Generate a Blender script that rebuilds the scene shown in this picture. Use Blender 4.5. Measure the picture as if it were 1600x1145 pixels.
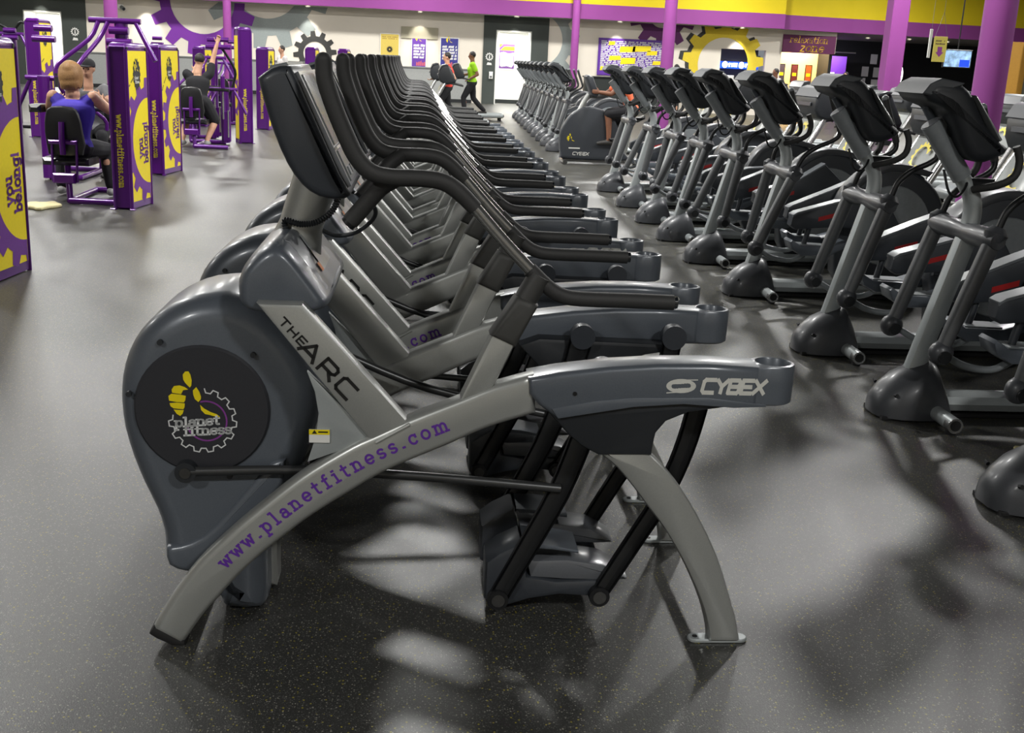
import bpy, bmesh, math, random
from mathutils import Vector, Matrix
for o in list(bpy.data.objects): bpy.data.objects.remove(o)
S = bpy.context.scene
C = S.collection
random.seed(7)
PI = math.pi
# ------------------------------------------------------------------ camera
FPX, PIT, ROL, YAW, CH = 1747.36, .2667, .0463, .0898, 1.62
Fv = Vector((math.sin(YAW)*math.cos(PIT), math.cos(YAW)*math.cos(PIT), -math.sin(PIT)))
R0 = Vector((math.cos(YAW), -math.sin(YAW), 0)); U0 = R0.cross(Fv)
Rv = R0*math.cos(ROL)+U0*math.sin(ROL); Uv = -R0*math.sin(ROL)+U0*math.cos(ROL)
cam = bpy.data.cameras.new('camera'); co = bpy.data.objects.new('camera', cam); C.objects.link(co)
cam.sensor_width = 36; cam.sensor_fit = 'HORIZONTAL'; cam.lens = FPX/1600*36; cam.clip_end = 200; cam.clip_start = .05
M = Matrix((Rv, Uv, -Fv)).transposed().to_4x4(); M.translation = Vector((0, 0, CH)); co.matrix_world = M
S.camera = co
def at(u, v, Y):
    d = Fv*FPX+Rv*(u-800)-Uv*(v-572.5); return Vector((0, 0, CH))+d*(Y/d.y)
# ------------------------------------------------------------------ world, exposure, lamps
w = bpy.data.worlds.new('world'); S.world = w; w.use_nodes = True
w.node_tree.nodes['Background'].inputs[0].default_value = (.75, .8, .85, 1)
w.node_tree.nodes['Background'].inputs[1].default_value = .22
S.view_settings.view_transform = 'Standard'; S.view_settings.look = 'None'
S.view_settings.gamma = 1; S.view_settings.use_curve_mapping = False; S.view_settings.exposure = .35
ROOM_H = 6.4
LAMPS = [(x, y) for y in (11.2, 18.2, 25.4, 32.6, 39.4) for x in (-11.2, -5.6, -.1, 5.3, 11)] + [(17, y) for y in (25.4, 32.6, 39.4)] + [(-5, -3.2), (3.2, -3.2)]  # rightmost column added to brighten the yellow band; unseen pair behind camera as fill
HEAD_W, NEAR_W = 250, 270
# ------------------------------------------------------------------ materials
def lin(c):
    return tuple(((v/255)/12.92 if v/255 <= .04045 else ((v/255+.055)/1.055)**2.4) for v in c)
MATS = {}
def mat(name, rgb, rough=.5, metal=0, coat=0, emit=0, var=.06, scale=40, bump=0, alpha=1, trans=0):
    if name in MATS: return MATS[name]
    m = bpy.data.materials.new(name); m.use_nodes = True; nt = m.node_tree; b = nt.nodes['Principled BSDF']
    c = lin(rgb)
    tc = nt.nodes.new('ShaderNodeTexCoord'); n = nt.nodes.new('ShaderNodeTexNoise'); n.inputs['Scale'].default_value = scale; n.inputs['Detail'].default_value = 4
    nt.links.new(tc.outputs['Object'], n.inputs['Vector'])
    r = nt.nodes.new('ShaderNodeValToRGB'); r.color_ramp.elements[0].position = .3; r.color_ramp.elements[1].position = .7
    r.color_ramp.elements[0].color = (*[v*(1-var) for v in c], 1); r.color_ramp.elements[1].color = (*[min(1, v*(1+var)) for v in c], 1)
    nt.links.new(n.outputs[0], r.inputs[0]); nt.links.new(r.outputs[0], b.inputs['Base Color'])
    b.inputs['Roughness'].default_value = rough; b.inputs['Metallic'].default_value = metal
    b.inputs['Coat Weight'].default_value = coat; b.inputs['Coat Roughness'].default_value = .15
    if emit: nt.links.new(r.outputs[0], b.inputs['Emission Color']); b.inputs['Emission Strength'].default_value = emit
    if trans: b.inputs['Transmission Weight'].default_value = trans
    if bump:
        bp = nt.nodes.new('ShaderNodeBump'); bp.inputs['Strength'].default_value = bump; bp.inputs['Distance'].default_value = .002
        nt.links.new(n.outputs[0], bp.inputs['Height']); nt.links.new(bp.outputs[0], b.inputs['Normal'])
    MATS[name] = m; return m
silver = mat('silver_paint', (168, 170, 167), .34, .5, .2, scale=300, var=.04)
silver_light = mat('silver_light_paint', (172, 178, 179), .38, .4, .15, scale=200, var=.03)
chrome = mat('chrome', (200, 200, 200), .27, .9, var=.02)
slate = mat('slate_plastic', (90, 96, 104), .36, .15, .25, scale=250, var=.05, bump=.1)
slate_dark = mat('slate_dark_plastic', (50, 54, 60), .45, .05, .1, scale=250, bump=.1)
pod_black = mat('matte_black_plastic', (34, 37, 41), .5, 0, .05, scale=250, bump=.1)
disc_black = mat('charcoal_cover', (40, 41, 46), .55, 0, scale=300, bump=.1)
foam = mat('black_foam', (48, 48, 48), .62, 0, scale=500, bump=.35)
dmetal = mat('dark_metal', (105, 105, 104), .25, .85, .2)
blackm = mat('black_metal', (30, 31, 33), .42, .3)
rubber = mat('black_rubber', (22, 22, 23), .7)
greyp = mat('grey_plastic', (98, 101, 106), .36, .1, .3, scale=200)
charcoal = mat('charcoal_plastic', (66, 68, 72), .4, .1, .1, scale=200)
bar_metal = mat('brushed_bar_metal', (150, 150, 148), .22, .8)
armgrey = mat('grey_arm_paint', (84, 86, 88), .45, .2, .1)
lightgrey = mat('light_grey_plastic', (128, 133, 136), .4, .1, .2)
screen = mat('dim_screen', (128, 132, 132), .25, .1, .4)
glassy = mat('dark_glass', (26, 30, 34), .1, 0, .6)
clear_label = mat('printed_tray', (140, 146, 148), .3, .2, .3)
orange = mat('orange_print', (235, 130, 25), .5)
red = mat('red_print', (170, 30, 30), .5)
yellow = mat('yellow_print', (236, 214, 8), .45, 0, .15, var=.03)
yellow_wall = mat('yellow_paint', (222, 198, 18), .75, var=.03, scale=2)
purple = mat('purple_print', (92, 42, 150), .5)
purple_metal = mat('purple_metal', (88, 18, 122), .3, .25, .4, var=.03)
purple_wall = mat('purple_paint', (140, 62, 138), .7, var=.03, scale=2)
purple_gearm = mat('purple_mural_paint', (122, 48, 160), .7, var=.03)
plum = mat('plum_paint', (98, 42, 100), .7)
grey_gear = mat('grey_mural_paint', (150, 158, 156), .7)
dark_gear = mat('black_mural_paint', (52, 52, 50), .7)
cream = mat('cream_paint', (226, 218, 204), .8, var=.02, scale=1)
green_grey = mat('dark_green_grey_paint', (62, 68, 64), .7)
black_wall = mat('black_paint', (22, 24, 27), .7)
white = mat('white_paint', (232, 232, 226), .6, var=.02)
white_print = mat('white_print', (225, 225, 220), .5, var=.02)
black_print = mat('black_print', (18, 18, 18), .5)
blue_print = mat('blue_print', (58, 48, 150), .5)
tan = mat('tan_panel', (190, 140, 55), .6)
warm_wall = mat('warm_cream_paint', (250, 222, 160), .7)
counter = mat('dark_counter', (30, 36, 34), .5)
led_blue = mat('blue_lit_sign', (20, 70, 220), .4, emit=1.6)
led_white = mat('white_lit_sign', (255, 235, 225), .4, emit=5)
tv_on = mat('television_picture', (120, 150, 180), .3, emit=1.0, scale=6, var=.6)
tv_blue = mat('television_blue', (20, 50, 240), .3, emit=2.0)
lamp_glow = mat('lamp_glow', (255, 250, 240), .4, emit=12)
vinyl = mat('black_vinyl', (26, 26, 28), .45, 0, .15, bump=.2)
paper = mat('cream_paper', (205, 196, 150), .8)
skin1 = mat('fair_skin', (196, 150, 122), .55); skin2 = mat('brown_skin', (125, 82, 60), .55)
# rubber floor with flecks
def floor_mat():
    m = bpy.data.materials.new('flecked_rubber_floor'); m.use_nodes = True; nt = m.node_tree; b = nt.nodes['Principled BSDF']; L = nt.links.new
    tc = nt.nodes.new('ShaderNodeTexCoord')
    big = nt.nodes.new('ShaderNodeTexNoise'); big.inputs['Scale'].default_value = .9; big.inputs['Detail'].default_value = 5; L(tc.outputs['Object'], big.inputs['Vector'])
    r = nt.nodes.new('ShaderNodeValToRGB'); r.color_ramp.elements[0].position = .3; r.color_ramp.elements[1].position = .72
    r.color_ramp.elements[0].color = (*lin((50, 50, 48)), 1); r.color_ramp.elements[1].color = (*lin((60, 60, 58)), 1); L(big.outputs[0], r.inputs[0])
    fine = nt.nodes.new('ShaderNodeTexNoise'); fine.inputs['Scale'].default_value = 260; fine.inputs['Detail'].default_value = 2; L(tc.outputs['Object'], fine.inputs['Vector'])
    mx0 = nt.nodes.new('ShaderNodeMix'); mx0.data_type = 'RGBA'; mx0.blend_type = 'OVERLAY'; mx0.inputs[0].default_value = .5; L(r.outputs[0], mx0.inputs[6]); L(fine.outputs[0], mx0.inputs[7])
    last = mx0.outputs[2]
    for sc, th, col, rnd in ((150, .34, (165, 162, 150), .84), (105, .30, (180, 168, 50), .87), (230, .36, (120, 120, 116), .7)):
        v = nt.nodes.new('ShaderNodeTexVoronoi'); v.inputs['Scale'].default_value = sc; L(tc.outputs['Object'], v.inputs['Vector'])
        a = nt.nodes.new('ShaderNodeMath'); a.operation = 'LESS_THAN'; a.inputs[1].default_value = th; L(v.outputs['Distance'], a.inputs[0])
        sp = nt.nodes.new('ShaderNodeSeparateColor'); L(v.outputs['Color'], sp.inputs[0])
        g = nt.nodes.new('ShaderNodeMath'); g.operation = 'GREATER_THAN'; g.inputs[1].default_value = rnd; L(sp.outputs[0], g.inputs[0])
        mm = nt.nodes.new('ShaderNodeMath'); mm.operation = 'MULTIPLY'; L(a.outputs[0], mm.inputs[0]); L(g.outputs[0], mm.inputs[1])
        k = nt.nodes.new('ShaderNodeMath'); k.operation = 'MULTIPLY'; k.inputs[1].default_value = .6; L(mm.outputs[0], k.inputs[0])
        mx = nt.nodes.new('ShaderNodeMix'); mx.data_type = 'RGBA'; L(k.outputs[0], mx.inputs[0]); L(last, mx.inputs[6]); mx.inputs[7].default_value = (*lin(col), 1); last = mx.outputs[2]
    L(last, b.inputs['Base Color'])
    rr = nt.nodes.new('ShaderNodeMapRange'); rr.inputs[3].default_value = .31; rr.inputs[4].default_value = .43; L(big.outputs[0], rr.inputs[0]); L(rr.outputs[0], b.inputs['Roughness'])
    b.inputs['Specular IOR Level'].default_value = .6
    bp = nt.nodes.new('ShaderNodeBump'); bp.inputs['Strength'].default_value = .35; bp.inputs['Distance'].default_value = .002; L(fine.outputs[0], bp.inputs['Height']); L(bp.outputs[0], b.inputs['Normal'])
    return m
# ------------------------------------------------------------------ mesh helpers
def V(*a): return Vector(a)
def catmull(pts, n=6):
    P = [Vector(p) for p in pts]; out = []
    for i in range(len(P)-1):
        a = P[i-1] if i else P[0]*2-P[1]; b = P[i]; c = P[i+1]; d = P[i+2] if i+2 < len(P) else P[-1]*2-P[-2]
        for k in range(n):
            t = k/n; out.append(.5*((2*b)+(c-a)*t+(2*a-5*b+4*c-d)*t*t+(3*b-a-3*c+d)*t**3))
    out.append(P[-1]); return out
def basis(d):
    d = d.normalized(); u = V(0, 0, 1) if abs(d.z) < .9 else V(0, 1, 0)
    x = u.cross(d).normalized(); return x, d.cross(x)
class MB:
    def __init__(s): s.v = []; s.f = []
    def quad_ring(s, rings, closed=True, cap=True):
        st = len(s.v); n = len(rings[0])
        for r in rings: s.v += [tuple(p) for p in r]
        for i in range(len(rings)-1):
            for k in range(n if closed else n-1):
                a = st+i*n+k; b = st+i*n+(k+1) % n; s.f.append((a, b, b+n, a+n))
        if cap: s.f.append(tuple(range(st+n-1, st-1, -1))); e = st+(len(rings)-1)*n; s.f.append(tuple(range(e, e+n)))
        return s
    def tube(s, pts, r, seg=12, smooth=0, flat=1, cap=True):
        P = catmull(pts, smooth) if smooth else [Vector(p) for p in pts]
        if hasattr(r, '__len__'):
            m = len(r)-1; R = []
            for i in range(len(P)):
                t = i/(len(P)-1)*m; k = min(int(t), m-1); R.append(r[k]+(r[k+1]-r[k])*(t-k))
        else: R = [r]*len(P)
        rings = []; x = None
        for i, p in enumerate(P):
            d = ((P[i+1] if i+1 < len(P) else p)-(P[i-1] if i else p)).normalized()
            if x is None: x, y = basis(d)
            else: x = (x-d*x.dot(d)).normalized(); y = d.cross(x)
            rings.append([p+(x*math.cos(2*PI*k/seg)*flat+y*math.sin(2*PI*k/seg))*R[i] for k in range(seg)])
        s.quad_ring(rings, cap=cap); return s
    def bar(s, pts, wy, wn, smooth=0, bev=.2):
        """rounded rectangular bar along a path lying mostly in the xz plane: wy is its depth in y, wn its height"""
        P = catmull(pts, smooth) if smooth else [Vector(p) for p in pts]
        rings = []
        for i, p in enumerate(P):
            d = ((P[i+1] if i+1 < len(P) else p)-(P[i-1] if i else p)).normalized()
            y = V(0, 1, 0); y = (y-d*y.dot(d)).normalized(); n = d.cross(y); b = bev
            a, c = wy/2, (wn[0]+(wn[1]-wn[0])*i/(len(P)-1) if hasattr(wn, '__len__') else wn)/2; q = min(a, c)*b*2
            o = [(a, c-q), (a-q*.3, c-q*.3), (a-q, c), (q-a, c), (q*.3-a, c-q*.3), (-a, c-q), (-a, q-c), (q*.3-a, q*.3-c), (q-a, -c), (a-q, -c), (a-q*.3, q*.3-c), (a, q-c)]
            rings.append([p+y*u+n*t for u, t in o])
        s.quad_ring(rings); return s
    def prism(s, poly, y0, y1, bev=0, steps=2, axis='y', bev1=None):
        n = len(poly); A = sum(poly[i][0]*poly[(i+1) % n][1]-poly[(i+1) % n][0]*poly[i][1] for i in range(n))
        if A < 0: poly = poly[::-1]
        nr = []
        for i in range(n):
            a = Vector(poly[i-1]); b = Vector(poly[i]); c = Vector(poly[(i+1) % n])
            e1 = (b-a).normalized(); e2 = (c-b).normalized(); n1 = V(-e1.y, e1.x); n2 = V(-e2.y, e2.x); q = n1+n2
            if q.length < 1e-4: q = n1
            q = q.normalized(); nr.append(q/max(.5, q.dot(n1)))
        def ring(ins, y):
            r = []
            for p, q in zip(poly, nr):
                a, b = p[0]+q.x*ins, p[1]+q.y*ins
                r.append({'y': (a, y, b), 'x': (y, a, b), 'z': (a, b, y)}[axis])
            return r
        rings = []
        sg = 1 if y1 > y0 else -1
        b1 = bev if bev1 is None else bev1
        if bev:
            for k in range(steps+1): t = k/steps*PI/2; rings.append(ring(bev*(1-math.sin(t)), y0+sg*bev*(1-math.cos(t))))
        else: rings.append(ring(0, y0))
        if b1:
            for k in range(steps+1): t = k/steps*PI/2; rings.append(ring(b1*(1-math.cos(t)), y1-sg*b1*(1-math.sin(t))))
        else: rings.append(ring(0, y1))
        s.quad_ring(rings); return s
    def box(s, c, d, bev=0, rot=None):
        st = len(s.v); x, y, z = [q/2 for q in d]
        s.prism([(-x, -z), (x, -z), (x, z), (-x, z)], -y, y, bev, 1)
        for i in range(st, len(s.v)):
            p = Vector(s.v[i])
            if rot: p = rot @ p
            s.v[i] = tuple(p+Vector(c))
        return s
    def cyl(s, a, b, r, seg=20, r2=None): return s.tube([a, b], [r, r if r2 is None else r2], seg)
    def ball(s, c, r, seg=16, rings=10):
        r = r if hasattr(r, '__len__') else (r, r, r); R = []
        for i in range(rings+1):
            t = PI*(.02+.96*i/rings); R.append([(c[0]+r[0]*math.sin(t)*math.cos(2*PI*k/seg), c[1]+r[1]*math.sin(t)*math.sin(2*PI*k/seg), c[2]-r[2]*math.cos(t)) for k in range(seg)])
        s.quad_ring(R); return s
    def flat(s, poly, f=lambda a, b: (a, 0, b)):
        st = len(s.v); s.v += [tuple(f(*p)) for p in poly]; s.f.append(tuple(range(st, st+len(poly)))); return s
    def build(s, name, m, parent=None, ang=38):
        me = bpy.data.meshes.new(name); me.from_pydata(s.v, [], s.f); me.materials.append(m)
        bm = bmesh.new(); bm.from_mesh(me); bmesh.ops.recalc_face_normals(bm, faces=bm.faces); bm.to_mesh(me); bm.free()
        if ang: me.shade_smooth(); me.set_sharp_from_angle(angle=math.radians(ang))
        o = bpy.data.objects.new(name, me); C.objects.link(o)
        if parent: o.parent = parent
        return o
def tag(o, label, cat, group=None, kind=None):
    if label: o['label'] = label
    if cat: o['category'] = cat
    if group: o['group'] = group
    if kind: o['kind'] = kind
    return o
def thing(name, label, cat, loc=(0, 0, 0), rz=0, group=None):
    o = bpy.data.objects.new(name, None); C.objects.link(o); o.location = loc; o.rotation_euler = (0, 0, rz); o.empty_display_size = .2
    return tag(o, label, cat, group)
def struct(o): o['kind'] = 'structure'; return o
def dup(root, loc, label, rz=None, group=None):
    def cp(o, par):
        c = o.copy(); C.objects.link(c)
        if par: c.parent = par
        for ch in [k for k in o.children]: cp(ch, c)
        return c
    r = cp(root, None); r.location = loc
    if rz is not None: r.rotation_euler = (0, 0, rz)
    r['label'] = label
    if group: r['group'] = group
    return r
# ------------------------------------------------------------------ lettering drawn with strokes
def arc(cx, cy, rx, ry, a0, a1, n=12):
    return [(cx+rx*math.cos(math.radians(a0+(a1-a0)*i/n)), cy+ry*math.sin(math.radians(a0+(a1-a0)*i/n))) for i in range(n+1)]
DOT = lambda x, y: [(x-.11, y), (x+.11, y)]
G = {
 'w': (1.2, [[(0, 1), (.3, .05), (.56, .9), (.84, .05), (1.12, 1)], [(-.14, 1), (.2, 1)], [(.94, 1), (1.26, 1)]]),
 'p': (1.0, [[(.15, 1), (.15, -.45)], [(-.05, -.45), (.4, -.45)], [(-.05, 1), (.15, 1)], arc(.5, .5, .35, .46, 0, 360, 18)]),
 'b': (1.0, [[(.15, 1.5), (.15, 0)], [(-.05, 1.5), (.15, 1.5)], arc(.5, .48, .35, .46, 0, 360, 18)]),
 'l': (.6, [[(.28, 0), (.28, 1.5)], [(.02, 1.5), (.28, 1.5)], [(0, .02), (.56, .02)]]),
 'a': (.95, [arc(.38, .29, .32, .28, 0, 360, 14), [(.72, 0), (.72, .65)]+arc(.42, .65, .3, .33, 0, 160, 8), [(.72, .02), (.95, .02)]]),
 'n': (1.08, [[(.15, 0), (.15, 1)], [(-.06, 1), (.15, 1)], [(-.06, .02), (.38, .02)], arc(.48, .6, .32, .38, 180, 0, 9)+[(.8, 0)], [(.6, .02), (1.02, .02)]]),
 'm': (1.6, [[(.15, 0), (.15, 1)], [(-.06, 1), (.15, 1)], [(-.06, .02), (.36, .02)], arc(.43, .62, .27, .36, 180, 0, 8)+[(.7, 0)], arc(.98, .62, .27, .36, 180, 0, 8)+[(1.25, 0)], [(.55, .02), (.87, .02)], [(1.08, .02), (1.46, .02)]]),
 'e': (.95, [[(.06, .5), (.84, .5)]+arc(.45, .5, .4, .48, 0, 318, 16)]),
 't': (.8, [[(.3, 1.4), (.3, .25)]+arc(.5, .25, .2, .22, 180, 300, 5), [(.02, 1), (.66, 1)]]),
 'f': (.75, [[(.28, 0), (.28, 1.2)]+arc(.5, 1.22, .22, .26, 180, 60, 5), [(.02, 1), (.6, 1)], [(.02, .02), (.6, .02)]]),
 'i': (.6, [[(.28, 0), (.28, 1)], [(.02, 1), (.28, 1)], [(0, .02), (.56, .02)], DOT(.26, 1.36)]),
 's': (.85, [arc(.4, .73, .3, .24, 25, 265, 9)+arc(.4, .25, .32, .24, 85, -155, 9)]),
 'c': (.92, [arc(.46, .5, .4, .48, 40, 318, 15), [(.78, .98), (.78, .66)]]),
 'o': (1.0, [arc(.47, .5, .41, .48, 0, 360, 18)]),
 'y': (1.0, [[(.02, 1), (.45, .06)], [(.86, 1), (.36, -.42), (.06, -.42)], [(-.12, 1), (.2, 1)], [(.68, 1), (1, 1)]]),
 'u': (1.08, [[(-.06, 1), (.14, 1), (.14, .4)]+arc(.46, .4, .32, .38, 180, 360, 9)+[(.78, 1)], [(.56, 1), (.78, 1)], [(.78, 0), (.78, .5)], [(.78, .02), (.98, .02)]]),
 'g': (1.0, [arc(.44, .5, .35, .46, 0, 360, 16), [(.8, 1), (.8, -.15)]+arc(.46, -.15, .34, .3, 0, -150, 7), [(.8, 1), (.98, 1)]]),
 'r': (.8, [[(.15, 0), (.15, 1)], [(-.06, 1), (.15, 1)], [(-.06, .02), (.4, .02)], arc(.5, .6, .34, .36, 180, 50, 6)]),
 'x': (.95, [[(.05, 1), (.8, 0)], [(.8, 1), (.05, 0)]]), 'z': (.85, [[(.05, 1), (.72, 1), (.05, .02), (.75, .02)]]),
 '!': (.5, [[(.2, .42), (.2, 1.5)], DOT(.2, .08)]), '.': (.5, [DOT(.2, .09)]), ' ': (.5, []),
 'T': (1.25, [[(.55, 0), (.55, 1)], [(0, 1), (1.1, 1)]]), 'H': (1.25, [[(.05, 0), (.05, 1)], [(1.0, 0), (1.0, 1)], [(.05, .5), (1, .5)]]),
 'E': (1.15, [[(1, 1), (.05, 1), (.05, 0), (1, 0)], [(.05, .5), (.9, .5)]]), 'A': (1.35, [[(0, 0), (.58, 1), (1.16, 0)], [(.25, .3), (.95, .3)]]),
 'R': (1.3, [[(.05, 0), (.05, 1), (.85, 1), (1.02, .85), (1.02, .55), (.85, .42), (.05, .42)], [(.6, .42), (1.08, 0)]]),
 'C': (1.25, [[(1.1, 1), (.2, 1), (.05, .85), (.05, .15), (.2, 0), (1.1, 0)]]),
 'Y': (1.1, [[(0, 1), (.5, .5), (1, 1)], [(.5, .5), (.5, 0)]]), 'B': (1.15, [[(.05, 0), (.05, 1), (.85, 1), (.98, .88), (.98, .62), (.85, .5), (.05, .5)], [(.85, .5), (1, .38), (1, .12), (.87, 0), (.05, 0)]]),
 'X': (1.15, [[(0, 0), (1, 1)], [(0, 1), (1, 0)]]), 'Z': (1.1, [[(0, 1), (1, 1), (0, 0), (1, 0)]]), 'F': (1.1, [[(1, 1), (.05, 1), (.05, 0)], [(.05, .5), (.85, .5)]]),
 'G': (1.2, [[(1, 1), (.2, 1), (.05, .85), (.05, .15), (.2, 0), (1, 0), (1, .45), (.6, .45)]]), 'N': (1.2, [[(.05, 0), (.05, 1), (1, 0), (1, 1)]]),
 'D': (1.2, [[(.05, 0), (.05, 1), (.8, 1), (1, .8), (1, .2), (.8, 0), (.05, 0)]]), 'O': (1.2, [[(.2, 0), (.05, .2), (.05, .8), (.2, 1), (.9, 1), (1.05, .8), (1.05, .2), (.9, 0), (.2, 0)]]),
 'S': (1.1, [[(1, 1), (.15, 1), (.05, .9), (.05, .6), (.15, .5), (.9, .5), (1, .4), (1, .1), (.9, 0), (.05, 0)]]),
 'J': (1.0, [[(.9, 1), (.9, .2), (.7, 0), (.2, 0), (.05, .2)]]), 'U': (1.2, [[(.05, 1), (.05, .15), (.2, 0), (.85, 0), (1, .15), (1, 1)]]), 'M': (1.3, [[(.05, 0), (.05, 1), (.6, .3), (1.15, 1), (1.15, 0)]]),
}
def stroke(mb, pts, t, f):
    for i in range(len(pts)-1):
        a, b = Vector(pts[i]), Vector(pts[i+1]); d = b-a
        if d.length < 1e-6: continue
        d.normalize(); n = V(-d.y, d.x)*t/2; e = d*t*.32
        mb.flat([tuple(a-e-n), tuple(b+e-n), tuple(b+e+n), tuple(a-e+n)], f)
def text_len(s, sp=.18): return sum(G[c][0]+sp for c in s)
def text(mb, s, f, t=.24, sp=.18, slant=0, x0=0, wide=1):
    x = x0
    for c in s:
        wd, st = G[c]
        for p in st: stroke(mb, [(x+(q[0]+slant*q[1])*wide, q[1]) for q in p], t, f)
        x += (wd+sp)*wide
    return x
def plane_map(o, ex, ey, k):
    o, ex, ey = Vector(o), Vector(ex), Vector(ey)
    return lambda a, b: tuple(o+ex*(a*k)+ey*(b*k))
def gear_pts(r0, r1, n, ph=0, duty=.5):
    """outline of a gear as (angle, radius) pairs"""
    o = []
    for i in range(n):
        a = ph+2*PI*i/n; h = PI/n
        o += [(a-h, r0), (a-h*.62, r0), (a-h*.38, r1), (a+h*.38, r1), (a+h*.62, r0)]
    return o
def clip(poly, x0, x1, y0, y1):
    for ax, lim, sg in ((0, x0, 1), (0, x1, -1), (1, y0, 1), (1, y1, -1)):
        out = []
        for i in range(len(poly)):
            a, b = poly[i-1], poly[i]; da, db = (a[ax]-lim)*sg, (b[ax]-lim)*sg
            if (da >= 0) != (db >= 0): t = da/(da-db); out.append((a[0]+(b[0]-a[0])*t, a[1]+(b[1]-a[1])*t))
            if db >= 0: out.append(b)
        poly = out
        if len(poly) < 3: return []
    return poly
def gear_ring(mb, cx, cy, rin, r0, r1, n, f, ph=0, box=None, a0=0, a1=2*PI):
    o = gear_pts(r0, r1, n, ph); N = len(o)
    for i in range(N):
        (a, r), (b, q) = o[i], o[(i+1) % N]
        if i == N-1: b += 2*PI
        m = ((a+b)/2-ph) % (2*PI)
        if not (a0 <= m <= a1): continue
        P = [(cx+rin*math.cos(a), cy+rin*math.sin(a)), (cx+r*math.cos(a), cy+r*math.sin(a)), (cx+q*math.cos(b), cy+q*math.sin(b)), (cx+rin*math.cos(b), cy+rin*math.sin(b))]
        if abs(a-b) > .25:
            P = []; K = 6
            for k in range(K):
                aa, bb = a+(b-a)*k/K, a+(b-a)*(k+1)/K; ra, rb = r+(q-r)*k/K, r+(q-r)*(k+1)/K
                p = [(cx+rin*math.cos(aa), cy+rin*math.sin(aa)), (cx+ra*math.cos(aa), cy+ra*math.sin(aa)), (cx+rb*math.cos(bb), cy+rb*math.sin(bb)), (cx+rin*math.cos(bb), cy+rin*math.sin(bb))]
                if box: p = clip(p, *box)
                if len(p) > 2: mb.flat(p, f)
            continue
        if box: P = clip(P, *box)
        if len(P) > 2: mb.flat(P, f)
def disc(mb, cx, cy, r, f, n=40, box=None):
    for i in range(n):
        a, b = 2*PI*i/n, 2*PI*(i+1)/n
        P = [(cx, cy), (cx+r*math.cos(a), cy+r*math.sin(a)), (cx+r*math.cos(b), cy+r*math.sin(b))]
        if box: P = clip(P, *box)
        if len(P) > 2: mb.flat(P, f)
# thumb-up emblem, drawn in a 140 x 140 box (x right, y down), from a close look at the housing
HAND = [[(375, 140), (372, 80), (400, 42), (440, 38), (462, 80), (475, 150), (468, 215), (450, 240), (425, 215), (395, 180)],
        [(235, 270), (265, 225), (330, 215), (390, 235), (430, 265), (370, 275), (345, 325), (240, 310)],
        [(195, 350), (230, 322), (330, 330), (400, 345), (392, 400), (375, 428), (290, 425), (200, 410)],
        [(205, 440), (290, 432), (385, 440), (380, 490), (365, 515), (250, 505), (215, 480)],
        [(250, 520), (330, 525), (370, 525), (355, 570), (325, 600), (285, 575)],
        [(485, 275), (525, 232), (560, 290), (578, 350), (575, 385), (545, 420), (505, 385), (488, 330)],
        [(565, 455), (610, 500), (690, 545), (760, 570), (800, 605), (740, 600), (670, 580), (620, 570), (575, 520)]]
def emblem(parent, F, k, m_line=None, full=True):
    """thumb-up gear emblem with its words; F(a, b, off) puts drawing units (x right, y down, gear centre 0,0) on the surface"""
    m_line = m_line or white_print
    gr = MB(); pts = [(r*math.cos(a), r*math.sin(a)) for a, r in gear_pts(355, 405, 15, .1)]; pts.append(pts[0])
    for a, b in zip(pts, pts[1:]):
        if not (a[0] < 10 and a[1] < -60 and a[0] > -420): stroke(gr, [a, b], 15, lambda a, b: F(a, b, .0008))
    if full:
        gr.build('gear_outline', m_line, parent, 0)
        rg = MB(); stroke(rg, arc(45, 5, 240, 250, -105, 160, 40), 20, lambda a, b: F(a, b, .0005)); rg.build('ring', mat('violet_print', (128, 58, 140), .5), parent, 0)
    h = MB()
    for q in HAND: h.flat([(a-590, b-655) for a, b in q], lambda a, b: F(a, b, .0012))
    h.build('thumb_emblem', yellow, parent, 0)
    t = MB()
    for word, x0, y0, L_, sl in (('planet', -330, 88, 545, -.09), ('fitness', -228, 195, 575, -.07)):
        xs = L_/text_len(word, .02); ys = 82
        text(t, word, lambda a, b: F(x0+a*xs, y0+sl*a*xs-b*ys*(1 if b < 1.01 else .93), .0018), .29, .02)
    t.build('lettering', m_line, parent, 0)
# ------------------------------------------------------------------ the hall
YW = 43.5                                                            # back wall
XL, XR, Y0, Y1 = -19, 31, -9, 54
struct(MB().box(((XL+XR)/2, (Y0+Y1)/2, -.05), (XR-XL, Y1-Y0, .1)).build('floor', floor_mat(), None, 0))
ceil_m = mat('ceiling_paint', (96, 96, 98), .9)
struct(MB().box(((XL+XR)/2, (Y0+Y1)/2, ROOM_H+.05), (XR-XL, Y1-Y0, .1)).build('ceiling', ceil_m, None, 0))
struct(MB().box((XL-.1, (Y0+Y1)/2, ROOM_H/2), (.2, Y1-Y0, ROOM_H)).build('wall_left', cream, None, 0))
struct(MB().box((XR+.1, (Y0+Y1)/2, ROOM_H/2), (.2, Y1-Y0, ROOM_H)).build('wall_right', cream, None, 0))
struct(MB().box(((XL+XR)/2, Y0-.1, ROOM_H/2), (XR-XL, .2, ROOM_H)).build('wall_front', cream, None, 0))
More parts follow.
